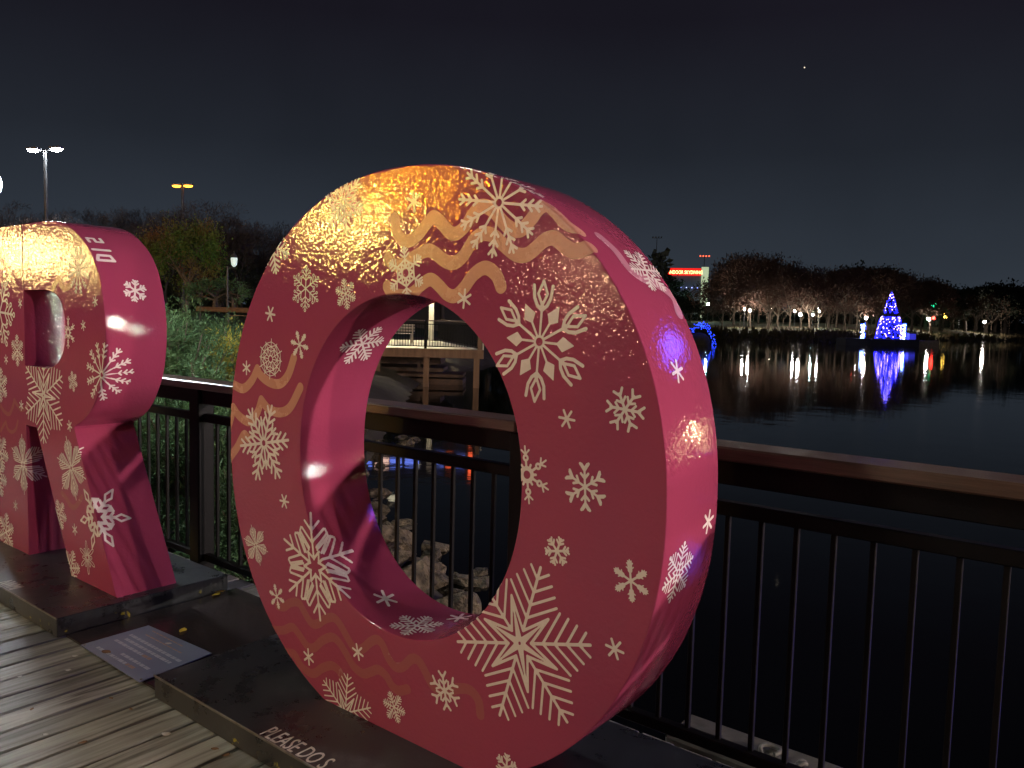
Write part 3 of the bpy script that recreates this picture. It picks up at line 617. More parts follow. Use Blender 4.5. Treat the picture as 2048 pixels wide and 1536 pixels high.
LR.wave([(2, 862), (8, 850), (12, 844)], .010, 'wave_dim'); LR.wave([(12, 844), (16, 858), (24, 864), (32, 858), (36, 842)], .010, 'wave_dim', .0009)
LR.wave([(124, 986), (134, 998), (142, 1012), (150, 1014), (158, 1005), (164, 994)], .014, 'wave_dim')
for kd, c, t in (('aster', (191, 602.5), (192, 591)), ('aster', (167, 651), (166, 640)), ('aster', (40.6, 607), (40, 597)), ('ring', (136.7, 664.7), (136.7, 632)), ('fern12', (203.5, 749.5), (193.7, 684)),
                 ('fern_b', (146, 763), (143.6, 742)), ('bigstar', (87.5, 791), (87.5, 886)), ('fern_b', (35, 701), (34, 669)), ('aster', (12.5, 719), (12, 709)), ('loopfern', (0, 624), (15, 561)),
                 ('fern_b', (2, 770), (2, 735)), ('fern12', (157, 541), (151.5, 588)), ('burst', (46.5, 929), (43.8, 869)), ('burst', (142.8, 936), (132.7, 873)), ('aster', (139.5, 851.7), (138, 840)),
                 ('arrow', (191.5, 1034), (162, 1041)), ('aster', (150, 1059), (149, 1047)), ('loops', (175, 1115), (172, 1081)), ('fern_b', (143, 1136), (148, 1102)), ('fern_b', (120, 1029), (114, 999)),
                 ('aster', (31.5, 1011), (31, 1000)), ('fern_b', (13, 1064), (14, 1026)), ('fern_b', (2, 905), (11, 878)), ('fern_b', (-2, 955), (6, 925)), ('aster', (43, 811), (43, 800))):
    LR.flake(kd, c, t)
# cut lettering on the rim of the R
for strokes, c in (([(-.5, -1), (-.5, 1), (.3, .7), (.3, -.7), (-.5, -1)], (186, 512)), ([(0, -1), (0, 1)], (187, 498)), ([(.5, .8), (-.4, .8), (-.4, 0), (.4, 0), (.4, -.8), (-.5, -.8)], (180, 480))):
    p3 = side_point(LR.loops[0], *c)
    if p3 is not None:
        p3 = np.array([p3[0], max(p3[1], YF + .055), p3[2]])
        LR.put_side('rim_glyph', line_sdf(np.array(strokes) * .04, .0075), (-.07, -.07), (.07, .07), .003, p3, 0, 1.0, MT['flake'], .0012, 0)
MB().box(-4.7455, -4.7430, YF - .0016, YF + .002, 1.55, 1.893).build('panel_seam', mat('seam_shadow_gap', (.10, .02, .04), rough=.6), root_r)

# ------------------------------------------------------------------ railing along the water
rail = empty('deck_railing', (0, 0, 0)); tag(rail, 'black metal railing with brown wooden handrail along the boardwalk edge', 'railing')
RY = 2.385; X0, X1 = -9.2, 6.2
posts = [-8.55, -6.30, -4.06, -1.80, .46, 2.72, 4.98]
for a, b in zip([X0] + posts[1::2], posts[1::2] + [X1]):
    MB().bbox(a + .002, b - .002, RY - .075, RY + .075, 1.036, 1.080, .006).build('handrail', MT['railwood'], rail)
for px_ in posts:
    MB().bbox(px_ - .048, px_ + .048, RY - .048, RY + .048, .002, 1.033, .005).build('post', MT['metal'], rail)
    MB().bbox(px_ - .075, px_ + .075, RY - .07, RY + .055, .001, .014, .003).build('base_plate', MT['metal'], rail)
bal = MB().bbox(-.008, .008, -.008, .008, .118, .8525, .002); bme = None
edges = [X0 - .05] + posts + [X1 + .05]
for a, b in zip(edges[:-1], edges[1:]):
    xa, xb = a + .049, b - .049
    MB().bbox(xa, xb, RY - .03, RY + .03, .955, 1.033, .004).build('under_rail', MT['metal'], rail)
    MB().bbox(xa, xb, RY - .02, RY + .02, .854, .899, .004).build('top_rail', MT['metal'], rail)
    MB().bbox(xa, xb, RY - .02, RY + .02, .078, .116, .004).build('bottom_rail', MT['metal'], rail)
    nb = max(1, round((xb - xa) / .1055)); 
    for k in range(1, nb):
        x = xa + (xb - xa) * k / nb
        if bme is None: o = bal.build('baluster', MT['metal'], rail); bme = o.data
        else: o = link(bpy.data.objects.new('baluster', bme), rail)
        o.location = (x, RY, 0)
ledge = MB().bbox(-1.50, 5.5, 3.02, 3.27, -1.9, -.30, .012).build('concrete_ledge', mat('stained_ledge', (.12, .105, .08), (.05, .043, .034), .9, 4, bmp=.02, bscale=9)); tag(ledge, 'pale concrete ledge beyond the railing, just above the water', 'ledge')
rope = MB(); pts = []
for k in range(120):
    t = k / 119; a = t * 5.2 * math.pi; rr = .05 + .03 * math.sin(a * .7); pts.append((-1.12 + t * .36 + rr * math.cos(a), 3.14 + rr * .9 * math.sin(a), -.285 + .004 * math.sin(3 * a)))
o = rope.tube(pts, .009, 6).build('mooring_rope', mat('pale_rope', (.16, .15, .125), (.1, .092, .08), .8, 60), smooth=True); tag(o, 'loose pale rope lying in loops on the concrete ledge', 'rope')

# ------------------------------------------------------------------ boulders on the near shore
MT['rock'] = mat('shore_boulder', (.16, .122, .075), (.03, .023, .016), .9, 2.6, bmp=.12, bscale=3.5, tint=.25)
rock_me = []
for k in range(6):
    m_ = MB().ball((0, 0, 0), 1, 3); r2 = np.random.default_rng(k + 40); v = np.array(m_.v)
    for _ in range(18):                         # flattened facets
        n_ = r2.normal(size=3); n_ /= np.linalg.norm(n_); lim = r2.uniform(.48, .80); dd = v @ n_; v -= np.clip(dd - lim, 0, None)[:, None] * n_ * .98
    v += (np.sin(v * 5 + k) @ r2.normal(size=(3, 3))) * .03; v *= (1.15, .9, .75)
    me = bpy.data.meshes.new('boulder'); me.from_pydata([tuple(p) for p in v], [], m_.f); me.update(); me.materials.append(MT['rock']); rock_me.append(me)
def boulder(x, y, z, r, lab, grp):
    o = link(bpy.data.objects.new('boulder', rock_me[rng.randrange(6)])); o.location = (x, y, z); s_ = r
    o.scale = (s_ * rng.uniform(.8, 1.25), s_ * rng.uniform(.8, 1.2), s_ * rng.uniform(.7, 1.05)); o.rotation_euler = (rng.uniform(-.5, .5), rng.uniform(-.5, .5), rng.uniform(0, 6.3))
    return tag(o, lab, 'boulder', grp)
for k in range(95):
    t = rng.random() ** .8; j = t * 4.6 + 1; i = int(j); p = SHORE[i] + (SHORE[i + 1] - SHORE[i]) * (j - i); e = SHORE[i + 1] - SHORE[i]; e = e / np.linalg.norm(e); nrm = np.array([-e[1], e[0]])
    dd = rng.uniform(-.5, 1.3); q = p + nrm * dd; z = land_z(q)[0]
    boulder(q[0], q[1], max(z, WATER - .1) + .05, rng.uniform(.10, .30), 'tan boulder heaped at the waterline behind the railing', 'boulders along the near shore')

# ------------------------------------------------------------------ pavilion on piles across the inlet
AU = np.array([.7838, .6205]); AV = np.array([-.6195, .7850])
def PV(u, v, z): q = AU * u + AV * v; return (q[0], q[1], z)
class LB(MB):
    """box in the pavilion's own axes"""
    def lb(s, u0, u1, v0, v1, z0, z1):
        return s.add([PV(u0, v0, z0), PV(u1, v0, z0), PV(u1, v1, z0), PV(u0, v1, z0), PV(u0, v0, z1), PV(u1, v0, z1), PV(u1, v1, z1), PV(u0, v1, z1)],
                     [(0, 3, 2, 1), (4, 5, 6, 7), (0, 1, 5, 4), (1, 2, 6, 5), (2, 3, 7, 6), (3, 0, 4, 7)])
pav = empty('viewing_deck', PV(-5, 36, WATER)); pav.location = (0, 0, 0); tag(pav, 'wooden viewing deck on piles across the inlet, with railing and lit floor', 'deck')
DZ = .31
for k in range(60):
    v0 = 31.25 + k * .2
    if v0 > 43: break
    ue = -1.2 - (v0 - 31.2) * .235; LB().lb(-11, ue, v0, v0 + .19, DZ - .05, DZ).build('floor_board', MT['deckpale'], pav)
LB().lb(-11, -1.12, 30.98, 31.2, DZ - .34, DZ - .01).build('fascia_beam', MT['piletimber'], pav)
LB().lb(-1.4, -1.15, 31.22, 32.0, DZ - .33, DZ - .055).build('side_beam', MT['piletimber'], pav)
for u in (-9.1, -7.2, -5.3, -3.37, -1.40): LB().lb(u - .11, u + .11, 31.0 + .25, 31.0 + .47, WATER - 1, DZ - .056).build('pile', MT['piletimber'], pav)
for u in (-8.2, -5.0, -4.15): LB().lb(u - .1, u + .1, 40, 40.2, WATER - 1, DZ - .056).build('pile', MT['piletimber'], pav)
for u0, u1 in ((-11, -3.44), (-3.34, -1.36)): LB().lb(u0, u1, 31.05, 31.17, DZ + 1.06, DZ + 1.11).build('handrail', MT['railwood'], pav)
LB().lb(-11, -1.36, 31.09, 31.13, DZ + .08, DZ + .11).build('bottom_rail', MT['metal'], pav); LB().lb(-11, -1.36, 31.09, 31.13, DZ + .93, DZ + .97).build('top_rail', MT['metal'], pav)
for u in (-9.4, -7.42, -5.42, -3.39): LB().lb(u - .045, u + .045, 31.06, 31.16, DZ, DZ + 1.06).build('rail_post', MT['metal'], pav)
LB().lb(-1.36, -1.20, 31.05, 31.20, DZ, DZ + 1.12).build('corner_post', MT['piletimber'], pav); LB().lb(-1.17, -1.12, 31.06, 31.12, DZ, DZ + .85).build('corner_pipe', MT['cream'], pav)
pb = None
for k in range(92):
    u = -11 + k * .105
    if u > -1.4: break
    if pb is None: o = LB().lb(-.008, .008, 31.10, 31.12, DZ + .11, DZ + .93).build('baluster', MT['metal'], pav); pb = o.data
    else: o = link(bpy.data.objects.new('baluster', pb), pav)
    o.location = (AU[0] * u, AU[1] * u, 0)
for k in range(110):                          # side railing seen end on
    v0 = 31.3 + k * .105; ue = -1.3 - (v0 - 31.2) * .235
    o = link(bpy.data.objects.new('baluster', pb), pav); w = AU * ue + AV * (v0 - 31.11); o.location = (w[0], w[1], 0)
sv = MB(); sv.tube([PV(-1.3, 31.3, DZ + 1.07), PV(-4.05, 42.9, DZ + 1.07)], .045, 6); sv.build('handrail', MT['railwood'], pav)
for u, v0 in ((-4.25, 41.5), (-9.8, 41.5), (-6.2, 33.0)): LB().lb(u - .125, u + .125, v0, v0 + .25, DZ, 4.0).build('lamp_column', MT['cream'], pav)  # front column is an addition, kept out of sight, to light the floor
MT['pav_bulb'] = glow('pavilion_lamp', (1, .90, .62), 1800)
for u, v0 in ((-4.25, 41.62), (-9.8, 41.62), (-6.2, 33.12)):
    q = PV(u - .55 if u > -5 else u + 1.3, v0 - .6 if v0 > 40 else v0, 3.72); MB().tube([PV(u, v0, 3.95), (q[0], q[1], 4.02)], .03, 6).build('lamp_arm', MT['pole'], pav); o = MB().lathe([(.20, .27), (.20, .0), (.23, .0), (.23, .275)], 14, q); o.f = o.f[:-2]; o.build('lamp_housing', MT['pole'], pav)  # arm and housing on the front column are added with it
    MB().lathe([(.17, .20), (.17, .24)], 14, q).build('ceiling_lamp', MT['pav_bulb'], pav)  # the lamp on the front column is added too, to light the floor
bn = empty('slatted_bench'); tag(bn, 'slatted wooden bench standing on the viewing deck', 'bench')
for z in (DZ + .52, DZ + .66, DZ + .80): LB().lb(-7.2, -4.75, 38.55, 38.60, z, z + .1).build('back_slat', MT['cream'], bn)
for k in range(4): LB().lb(-7.2, -4.75, 38.05 + k * .125, 38.15 + k * .125, DZ + .42, DZ + .46).build('seat_slat', MT['cream'], bn)
for u in (-7.1, -5.95, -4.85):
    LB().lb(u - .03, u + .03, 38.62, 38.68, DZ + .002, DZ + .9).build('leg', MT['cream'], bn); LB().lb(u - .03, u + .03, 38.06, 38.12, DZ + .002, DZ + .42).build('leg', MT['cream'], bn)
fd = empty('floating_dock'); tag(fd, 'low dark floating dock moored underneath the viewing deck', 'dock')
LB().lb(-10, -2.0, 32.6, 34.6, WATER - .2, WATER + .22).build('float', MT['darkwood'], fd); LB().lb(-10, -2.0, 32.56, 34.62, WATER + .30, WATER + .42).build('deck_edge', MT['darkwood'], fd)
LB().lb(-10, -2.9, 33.6, 36, WATER + .45, WATER + .60).build('upper_beam', MT['darkwood'], fd); LB().lb(-10, -3.1, 34.6, 37, WATER + .70, WATER + 1.0).build('upper_beam', MT['darkwood'], fd)
for u in (-9, -6.4, -4.0): LB().lb(u, u + .12, 33.7, 33.85, WATER + .42, WATER + .9).build('dock_post', MT['darkwood'], fd)
# ------------------------------------------------------------------ lamps
def glow_ball(c, r, m, name, parent, sub=2): return MB().ball(c, r, sub).build(name, m, parent, True)
def park_lamp(p, h, r, m, label, name='park_lamp', group='lamps in the park across the lake'):
    e = empty(name, p); tag(e, label, 'lamp', group)
    MB().tube([(0, 0, -.3), (0, 0, h - r * .9)], [.11, .06], 6).build('pole', MT['pole'], e); glow_ball((0, 0, h), r, m, 'globe', e, 1); return e
def post_lamp(p, h, r, m, label, group='lamp posts round the plaza'):
    e = empty('street_lamp', p); tag(e, label, 'lamp', group)
    MB().lathe([(.16, 0), (.16, .12), (.09, .2), (.07, .7), (.05, .9), (.045, h - r * 1.35)], 10).build('pole', MT['pole'], e)
    MB().lathe([(.05, h - r * 1.5), (r * .75, h - r * 1.05), (r * .8, h - r * .98)], 10).build('collar', MT['pole'], e)
    MB().lathe([(r * .9, h + r * 1.02), (r * .5, h + r * 1.5), (.02, h + r * 1.8)], 10).build('cap', MT['pole'], e)
    glow_ball((0, 0, h), r, m, 'globe', e, 2); return e
post_lamp((-14.33, -8.43, -.06), 3.59, .2, glow('amber_globe', (1, .66, .15), 800), 'amber globe lamp on the plaza beside the boardwalk')
post_lamp((-17.3, -23.4, -.06), 3.56, .2, glow('warm_globe', (1, .55, .30), 800), 'warm globe lamp at the back of the plaza')
post_lamp((-25.2, -6.0, -.06), 3.06, .3, glow('gold_globe', (1, .70, .24), 230), 'gold globe lamp where the plaza meets the bank')
def mast_lamp(p, h, heads, m, label, group='tall floodlight masts'):
    e = empty('mast_lamp', p); tag(e, label, 'lamp', group)
    MB().tube([(0, 0, -.5), (0, 0, h)], [.13, .08], 8).build('pole', MT['pole'], e)
    for hx in heads:
        s_ = 1 if hx > 0 else -1
        MB().bbox(min(0, hx), max(0, hx), -.04, .04, h - .06, h + .02, .01).build('arm', MT['galv'], e)
        MB().bbox(hx - .35, hx + .35, -.18, .18, h + .03, h + .16, .02).build('head', MT['galv'], e); MB().ball((hx, 0, h - .0), (.34, .2, .10), 1).build('lens', m, e)
    return e
b_ = np.array([-1.783, 1.755, 1.879]) + 41 * np.array([-.702, -.691, .171]); mast_lamp((b_[0], b_[1], -.06), b_[2] + .06, (-.6, .6), glow('sodium_mast_lens', (1, .34, .01), 3800), 'orange sodium mast lamp behind the plaza')
mast_lamp((-21.8, -31.8, -.06), 11.3, (-.7, .7), glow('added_mast_lens', (1, .80, .68), 2200), 'tall unseen floodlight mast added to light the letter fronts and boardwalk')  # added fill mast for the letter fronts, set so its reflection misses them
post_lamp((-5.5, -2.6, -.0), 6.0, .2, glow('added_deck_globe', (.95, 1, .90), 480), 'pale unseen globe lamp added to brighten the boardwalk')  # added lamp behind the camera to brighten the planks
# pier and lamps along the water farther along the boardwalk
pier = empty('side_pier'); tag(pier, 'timber side pier reaching from the boardwalk over the lake', 'pier')
MB().box(12.5, 19, 2.5, 9, -.25, 0).build('deck', MT['darkwood'], pier)
for x in (13, 18.5):
    for y in (3, 8.5): MB().tube([(x, y, -2.4), (x, y, -.26)], .14, 8).build('pile', MT['piletimber'], pier)
post_lamp((15.4, 6.6, .001), 3.8, .17, glow('white_globe', (1, .82, .76), 9800), 'white globe lamp on the side pier', 'lamp posts along the water')
post_lamp((15.5, -.4, -.04), 3.2, .17, glow('soft_white_globe', (1, .72, .62), 3000), 'white globe lamp on the boardwalk opposite the side pier', 'lamp posts along the water')
o = mesh_obj('right_bank', [(16, 40, -.7), (30, 16, -.7), (140, 16, -.7), (140, 160, -.7), (30, 160, -.7), (16, 70, -.7)], [(0, 1, 2, 3, 4, 5)], MT['paving']); tag(o, kind='structure')
for px_, py_, hh_, gg_, st_, lb_ in ((49.7, 29.1, 3.3, (1, .93, .9), 5000, 'first white globe lamp in front of the waterfront building'), (51.5, 27.6, 3.0, (1, .85, .6), 4000, 'warm globe lamp in front of the waterfront building'), (48.2, 31.0, 3.5, (.9, .95, 1), 4000, 'cool white globe lamp in front of the waterfront building'), (21.0, 47.0, 3.3, (1, .76, .42), 2600, 'warm globe lamp at the quay edge of the waterfront building')):
    post_lamp((px_, py_, -.7), hh_, .2, glow('quay_globe', gg_, st_), lb_, 'lamp posts along the quay')
hb = empty('waterfront_building', (34, 66, -1.2)); tag(hb, 'waterfront building with blue lit crown and warm shopfront windows', 'building')
hb.rotation_euler.z = -.45
MB().box(-19, 19, 0, 14, 0, 34).build('wall', MT['wall_dark'], hb)
MB().box(-19, -1, -.12, -.02, 23, 31).build('blue_crown', glow('blue_facade_light', (.08, .07, 1), 15), hb)
for k in range(10): MB().box(-17 + k * 3.4, -14.4 + k * 3.4, -.12, -.02, 1.4, 3.4).build('window', glow('shop_window' if k == 0 else 'shop_window_pane', (1, .72, .38), 9), hb)
for z in (8, 12, 16):
    for k in range(9): MB().box(-16 + k * 3.6, -14.4 + k * 3.6, -.06, -.02, z, z + 1.8).build('window', MT['gloss_board'], hb)

# left background lamps seen in the photograph
q = at(90, 300, 50); mast_lamp((q[0], q[1], 1.2), q[2] - 1.2, (-.75, .75), glow('white_mast_lens', (.86, .93, 1), 420), 'tall mast with two white floodlight heads beyond the R-shaped letter').rotation_euler.z = .4
q = at(365, 372, 60); mast_lamp((q[0], q[1], 1.5), q[2] - 1.5, (-.42, .42), glow('orange_mast_lens', (1, .30, .02), 10), 'tall mast with orange sodium heads above the autumn tree').rotation_euler.z = .5
q = at(-35, 366, 7.05); post_lamp((q[0], q[1], -.0), q[2], .12, glow('cool_white_globe', (.88, .94, 1), 820), 'bright cool white globe lamp close to the railing beside the R-shaped letter', 'lamp posts along the water')
lp = at(455, 612, 27); le = empty('lantern_post', (lp[0], lp[1], lp[2] - .5)); tag(le, 'slim lantern post with one hanging lantern beside the autumn tree', 'lamp')
le.rotation_euler.z = math.atan2(rt[1], rt[0])
MB().lathe([(.07, 0), (.06, .4), (.035, .5), (.03, 1.75)], 8).build('pole', MT['pole'], le); MB().tube([(0, 0, 1.66), (.12, 0, 1.72), (.25, 0, 1.70)], .018, 6).build('arm', MT['pole'], le)
MB().lathe([(.035, 1.74), (.085, 1.80), (.11, 1.98), (.10, 2.02)], 8, (.21, 0, 0)).build('lantern_glass', glow('lantern_glass', (.80, 1, .92), .55), le)
MB().lathe([(.12, 2.025), (.09, 2.10), (.03, 2.18), (.01, 2.24)], 8, (.21, 0, 0)).build('lantern_cap', MT['pole'], le)

# ------------------------------------------------------------------ foliage
def leaf_quads(c, d, L, W, up=None):
    """kite leaves: base c, direction d, length L, width W"""
    n = len(c); s = np.cross(d, nr.normal(size=(n, 3))); s /= np.linalg.norm(s, axis=1)[:, None] + 1e-9
    L = np.broadcast_to(L, n)[:, None]; W = np.broadcast_to(W, n)[:, None]
    V = np.stack([c, c + d * L * .5 + s * W, c + d * L, c + d * L * .5 - s * W], 1).reshape(-1, 3)
    return V, np.arange(n * 4).reshape(-1, 4)
def unit(n):
    d = nr.normal(size=(n, 3)); return d / np.linalg.norm(d, axis=1)[:, None]
def leafmat(name, stops, scale=1.2, rough=.65):
    m, nt, p = new_mat(name); L = nt.links; co = coords(nt); nz = N(nt, 'ShaderNodeTexNoise'); nz.inputs['Scale'].default_value = scale; nz.inputs['Detail'].default_value = 5; L.new(co, nz.inputs[0])
    L.new(ramp(nt, nz.outputs['Fac'], stops), p.inputs['Base Color']); p.inputs['Roughness'].default_value = rough; p.inputs['Specular IOR Level'].default_value = .25; return m
MT['juniper'] = leafmat('juniper_needles', ((.30, (.022, .058, .022)), (.5, (.05, .105, .04)), (.7, (.085, .15, .052))), 1.6)
MT['gold_juniper'] = leafmat('golden_juniper_needles', ((.35, (.16, .17, .03)), (.65, (.30, .27, .03))), 2)
def juniper(x, y, rx, ry, top, n, m, label, seed):
    global nr
    nr = np.random.default_rng(seed); z0 = land_z((x, y))[0] - .1; H_ = top - z0
    e = empty('juniper_bush', (x, y, z0)); tag(e, label, 'bush', 'junipers on the bank behind the railing')
    st = MB(); tips = []
    for k in range(110):                       # arching limbs carrying plumes of needles
        a = nr.uniform(0, 6.283); el = nr.uniform(.15, 1.45); R = nr.uniform(.72, 1.05)
        t = np.array([math.cos(a) * math.cos(el) * rx * R, math.sin(a) * math.cos(el) * ry * R, math.sin(el) * H_ * R * .96]); mid = t * .55 + np.array([0, 0, .10 * H_])
        st.tube([(0, 0, .05), mid, t], [.022, .014, .004], 4, False); tips.append((mid, t))
    st.build('stem', MT['bark'], e)
    c = []; d = []; nb = 30; per = max(8, 4 * n // (len(tips) * nb))
    for mid, t in tips:                       # feathery branchlets along every limb
        ax = t - mid; ax /= np.linalg.norm(ax)
        for b_ in range(nb):
            b0 = mid + (t - mid) * nr.uniform(-.2, 1.0) + nr.normal(size=3) * .02; bd = ax * .8 + unit(1)[0] * .75 + np.array([0, 0, .12]); bd /= np.linalg.norm(bd); bl_ = nr.uniform(.14, .30)
            tt_ = nr.uniform(0, 1, per)[:, None]; base = b0 + bd * bl_ * tt_ + np.array([0, 0, -.06]) * tt_ ** 2 + nr.normal(size=(per, 3)) * .008
            dd = bd * .9 + unit(per) * .65; dd /= np.linalg.norm(dd, axis=1)[:, None]; c.append(base); d.append(dd)
    c = np.vstack(c); d = np.vstack(d); c[:, 2] = np.maximum(c[:, 2], .02)
    V, Fc = leaf_quads(c, d, nr.uniform(.03, .07, len(c)), nr.uniform(.0035, .0075, len(c))); fast_mesh('foliage', V, Fc, m, e)
for k, (x, y, rx, ry, top, n, mm, lb) in enumerate((
    (-7.9, 4.25, 1.3, 1.2, 1.46, 16000, 'juniper', 'tall feathery green juniper between the two letters, behind the handrail'),
    (-9.6, 4.7, 1.5, 1.4, 1.62, 13000, 'juniper', 'broad blue-green juniper partly hidden by the R-shaped letter'),
    (-6.4, 3.8, 1.0, .85, 1.05, 13000, 'juniper', 'low green juniper pressing against the balusters'),
    (-5.2, 3.55, .65, .6, .45, 8000, 'juniper', 'small green juniper at the foot of the railing post'),
    (-8.8, 6.0, 1.3, 1.2, 1.50, 10000, 'juniper', 'pale green juniper with drooping plumes nearest the lawn'),
    (-8.05, 5.25, .62, .6, 1.30, 4200, 'gold_juniper', 'golden yellow juniper growing among the green ones'),
    (-11.8, 6.8, 1.7, 1.6, 1.66, 10000, 'juniper', 'large grey-green juniper at the edge of the lawn'),
    (-7.1, 3.3, .8, .6, .62, 9000, 'juniper', 'dark green juniper low behind the balusters'))):
    juniper(x, y, rx, ry, top, n, MT[mm], lb, 100 + k)

def limb_tree(seed, h, spread, levels=4, trunk_r=.02, first=.28, up=.55):
    """bare branching skeleton of unit height h: returns MB and twig ends"""
    r2 = random.Random(seed); mb = MB(); ends = []
    def grow(p, d, L, r, lev):
        q = p + d * L * .5 + Vector((r2.uniform(-1, 1), r2.uniform(-1, 1), r2.uniform(-.3, .6))) * L * .06; e = q + (d + Vector((r2.uniform(-1, 1), r2.uniform(-1, 1), r2.uniform(0, .5))) * .18).normalized() * L * .5
        mb.tube([p, q, e], [r, r * .82, r * .62], 6 if lev == 0 else 4, False)
        if lev >= levels: ends.append((q, e)); return
        nb = 4 if lev == 0 else 3
        for k in range(nb):
            a = 2 * math.pi * (k + r2.random() * .7) / nb; sp = r2.uniform(.45, .95) * spread; o_ = d.orthogonal().normalized(); b_ = d.cross(o_)
            nd = (d * up + (o_ * math.cos(a) + b_ * math.sin(a)) * sp + Vector((0, 0, .22))).normalized()
            grow(e if k % 2 == 0 or lev else q + (e - q) * r2.uniform(.3, 1), nd, L * r2.uniform(.62, .85), r * .58, lev + 1)
    grow(Vector((0, 0, -.02 * h)), Vector((r2.uniform(-.05, .05), r2.uniform(-.05, .05), 1)).normalized(), h * first, trunk_r * h, 0)
    return mb, ends
def tree_proto(seed, bark, leafm, n, L, W, jit, spread=1.0, levels=4, first=.28, name='bare_tree', trunk_r=.018, droop=0):
    global nr
    nr = np.random.default_rng(seed); mb, ends = limb_tree(seed, 1.0, spread, levels, trunk_r, first); z = max(e.z for _, e in ends); s = 1.0 / z
    e = empty(name); 
    mb.v = [(v[0] * s, v[1] * s, v[2] * s) for v in mb.v]; mb.build('trunk', bark, e)
    q = np.array([[*(a * s)] for a, _ in ends]); t = np.array([[*(b * s)] for _, b in ends]); j = nr.integers(0, len(q), n); u = nr.uniform(0, 1.15, n)[:, None]
    c = q[j] + (t[j] - q[j]) * u + nr.normal(size=(n, 3)) * jit; dd = (t[j] - q[j]); dd /= np.linalg.norm(dd, axis=1)[:, None] + 1e-9; dd = dd * .9 + unit(n) * .8 + np.array([0, 0, -droop]); dd /= np.linalg.norm(dd, axis=1)[:, None]
    V, Fc = leaf_quads(c, dd, nr.uniform(.6, 1.2, n) * L, nr.uniform(.6, 1.2, n) * W); fast_mesh('crown', V, Fc, leafm, e); return e
used = set()
def plant(proto, p, h, wid, rz, label, cat, group, name=None):
    if proto.name not in used: e = proto; used.add(proto.name)
    else: e = copy_tree(proto)
    e.location = p; e.rotation_euler = (0, 0, rz); e.scale = (h * wid, h * wid, h); tag(e, label, cat, group); return e
# autumn maple on the lawn, leaves from green to rust
MT['maple'] = leafmat('turning_maple_leaves', ((.34, (.045, .12, .015)), (.47, (.085, .125, .02)), (.58, (.13, .085, .025)), (.70, (.13, .04, .018))), 2.2)
q = at(372, 612, 33); top = at(375, 448, 33)[2]
plant(tree_proto(5, MT['pale_bark'], MT['maple'], 13000, .028, .011, .075, 1.15, 4, .24, 'autumn_tree', .02), (q[0], q[1], q[2] - .1), top - q[2] + .1, .82, .6, 'round autumn tree with green, yellow and rust leaves on the lawn', 'tree', None)
MT['pale_leaf'] = leafmat('pale_shrub_leaves', ((.35, (.05, .11, .05)), (.65, (.09, .17, .07))), 3)
for u, D, tp, lab, sd in ((430, 28, 560, 'pale green small tree next to the lantern post', 21), (468, 30, 568, 'dull grey-green small tree just behind the lantern post', 22)):
    q = at(u, 612, D); top = at(u, tp, D)[2]; plant(tree_proto(sd, MT['bark'], MT['pale_leaf'] if sd == 21 else MT['evergreen'], 2600, .06, .02, .06, 1.5, 3, .2, 'small_tree', .03), (q[0], q[1], q[2] - .1), top - q[2] + .1, 1.5, 1.0, lab, 'tree', None)
hd = MB(); 
q0, q1 = at(395, 618, 26), at(520, 622, 24)
o = MB().tube([q0, (q0 + q1) / 2, q1], .08, 6).build('lawn_edging', MT['piletimber']); tag(o, 'low brown timber edging across the lawn behind the junipers', 'edging')
bare = [tree_proto(30 + k, MT['dark_bark'], MT['dark_twig'], 4200, .045, .0022, .02, .75, 5, .26, 'bare_tree', .014) for k in range(3)]
r2 = random.Random(11)
WOOD = ['bare woodland tree behind the lawn lamps', ]
for k in range(20):
    u = -60 + k * 36 + r2.uniform(-12, 12); D = r2.uniform(52, 78); tp = r2.uniform(398, 455) + (0 if u < 480 else 25)
    q = at(u, 622, D); z0 = 1.9; top = at(u, tp, D)[2]
    plant(bare[k % 3], (q[0], q[1], z0), top - z0, r2.uniform(.8, 1.1), r2.uniform(0, 6), 'tall bare tree in the dark wood behind the autumn tree', 'tree', 'bare trees of the dark wood')
ever = [tree_proto(60 + k, MT['bark'], MT['evergreen'], 3600, .06, .02, .05, .9, 4, .14, 'evergreen_tree', .016) for k in range(2)]
for k in range(14):
    u = 380 + k * 50 + r2.uniform(-12, 12); D = r2.uniform(62, 84); tp = r2.uniform(500, 560); q = at(u, 622, D); z0 = 1.8; top = at(u, tp, D)[2]
    plant(ever[k % 2], (q[0], q[1], z0), top - z0, r2.uniform(1.0, 1.4), r2.uniform(0, 6), 'dark evergreen filling the wood behind the lantern post and viewing deck', 'tree', 'evergreens of the dark wood')

nr = np.random.default_rng(78); n = 22000; uu = nr.uniform(-120, 1330, n); dirs = np.array([ray(u, 640) for u in uu]); az = np.arctan2(dirs[:, 0], dirs[:, 1]); rr = nr.uniform(84, 112, n)
zz = nr.uniform(0, 1, n) ** .9 * (5.5 + 1.8 * np.sin(az * 23) + 1.2 * np.sin(az * 61)) + 1.0; c = np.c_[rr * np.sin(az), rr * np.cos(az), zz]; Vq, Fq_ = leaf_quads(c, unit(n), nr.uniform(.5, 1.1, n), nr.uniform(.18, .4, n))
o = fast_mesh('undergrowth', Vq, Fq_, MT['evergreen']); tag(o, 'dark mass of undergrowth closing the wood behind the lawn', 'undergrowth', kind='stuff')
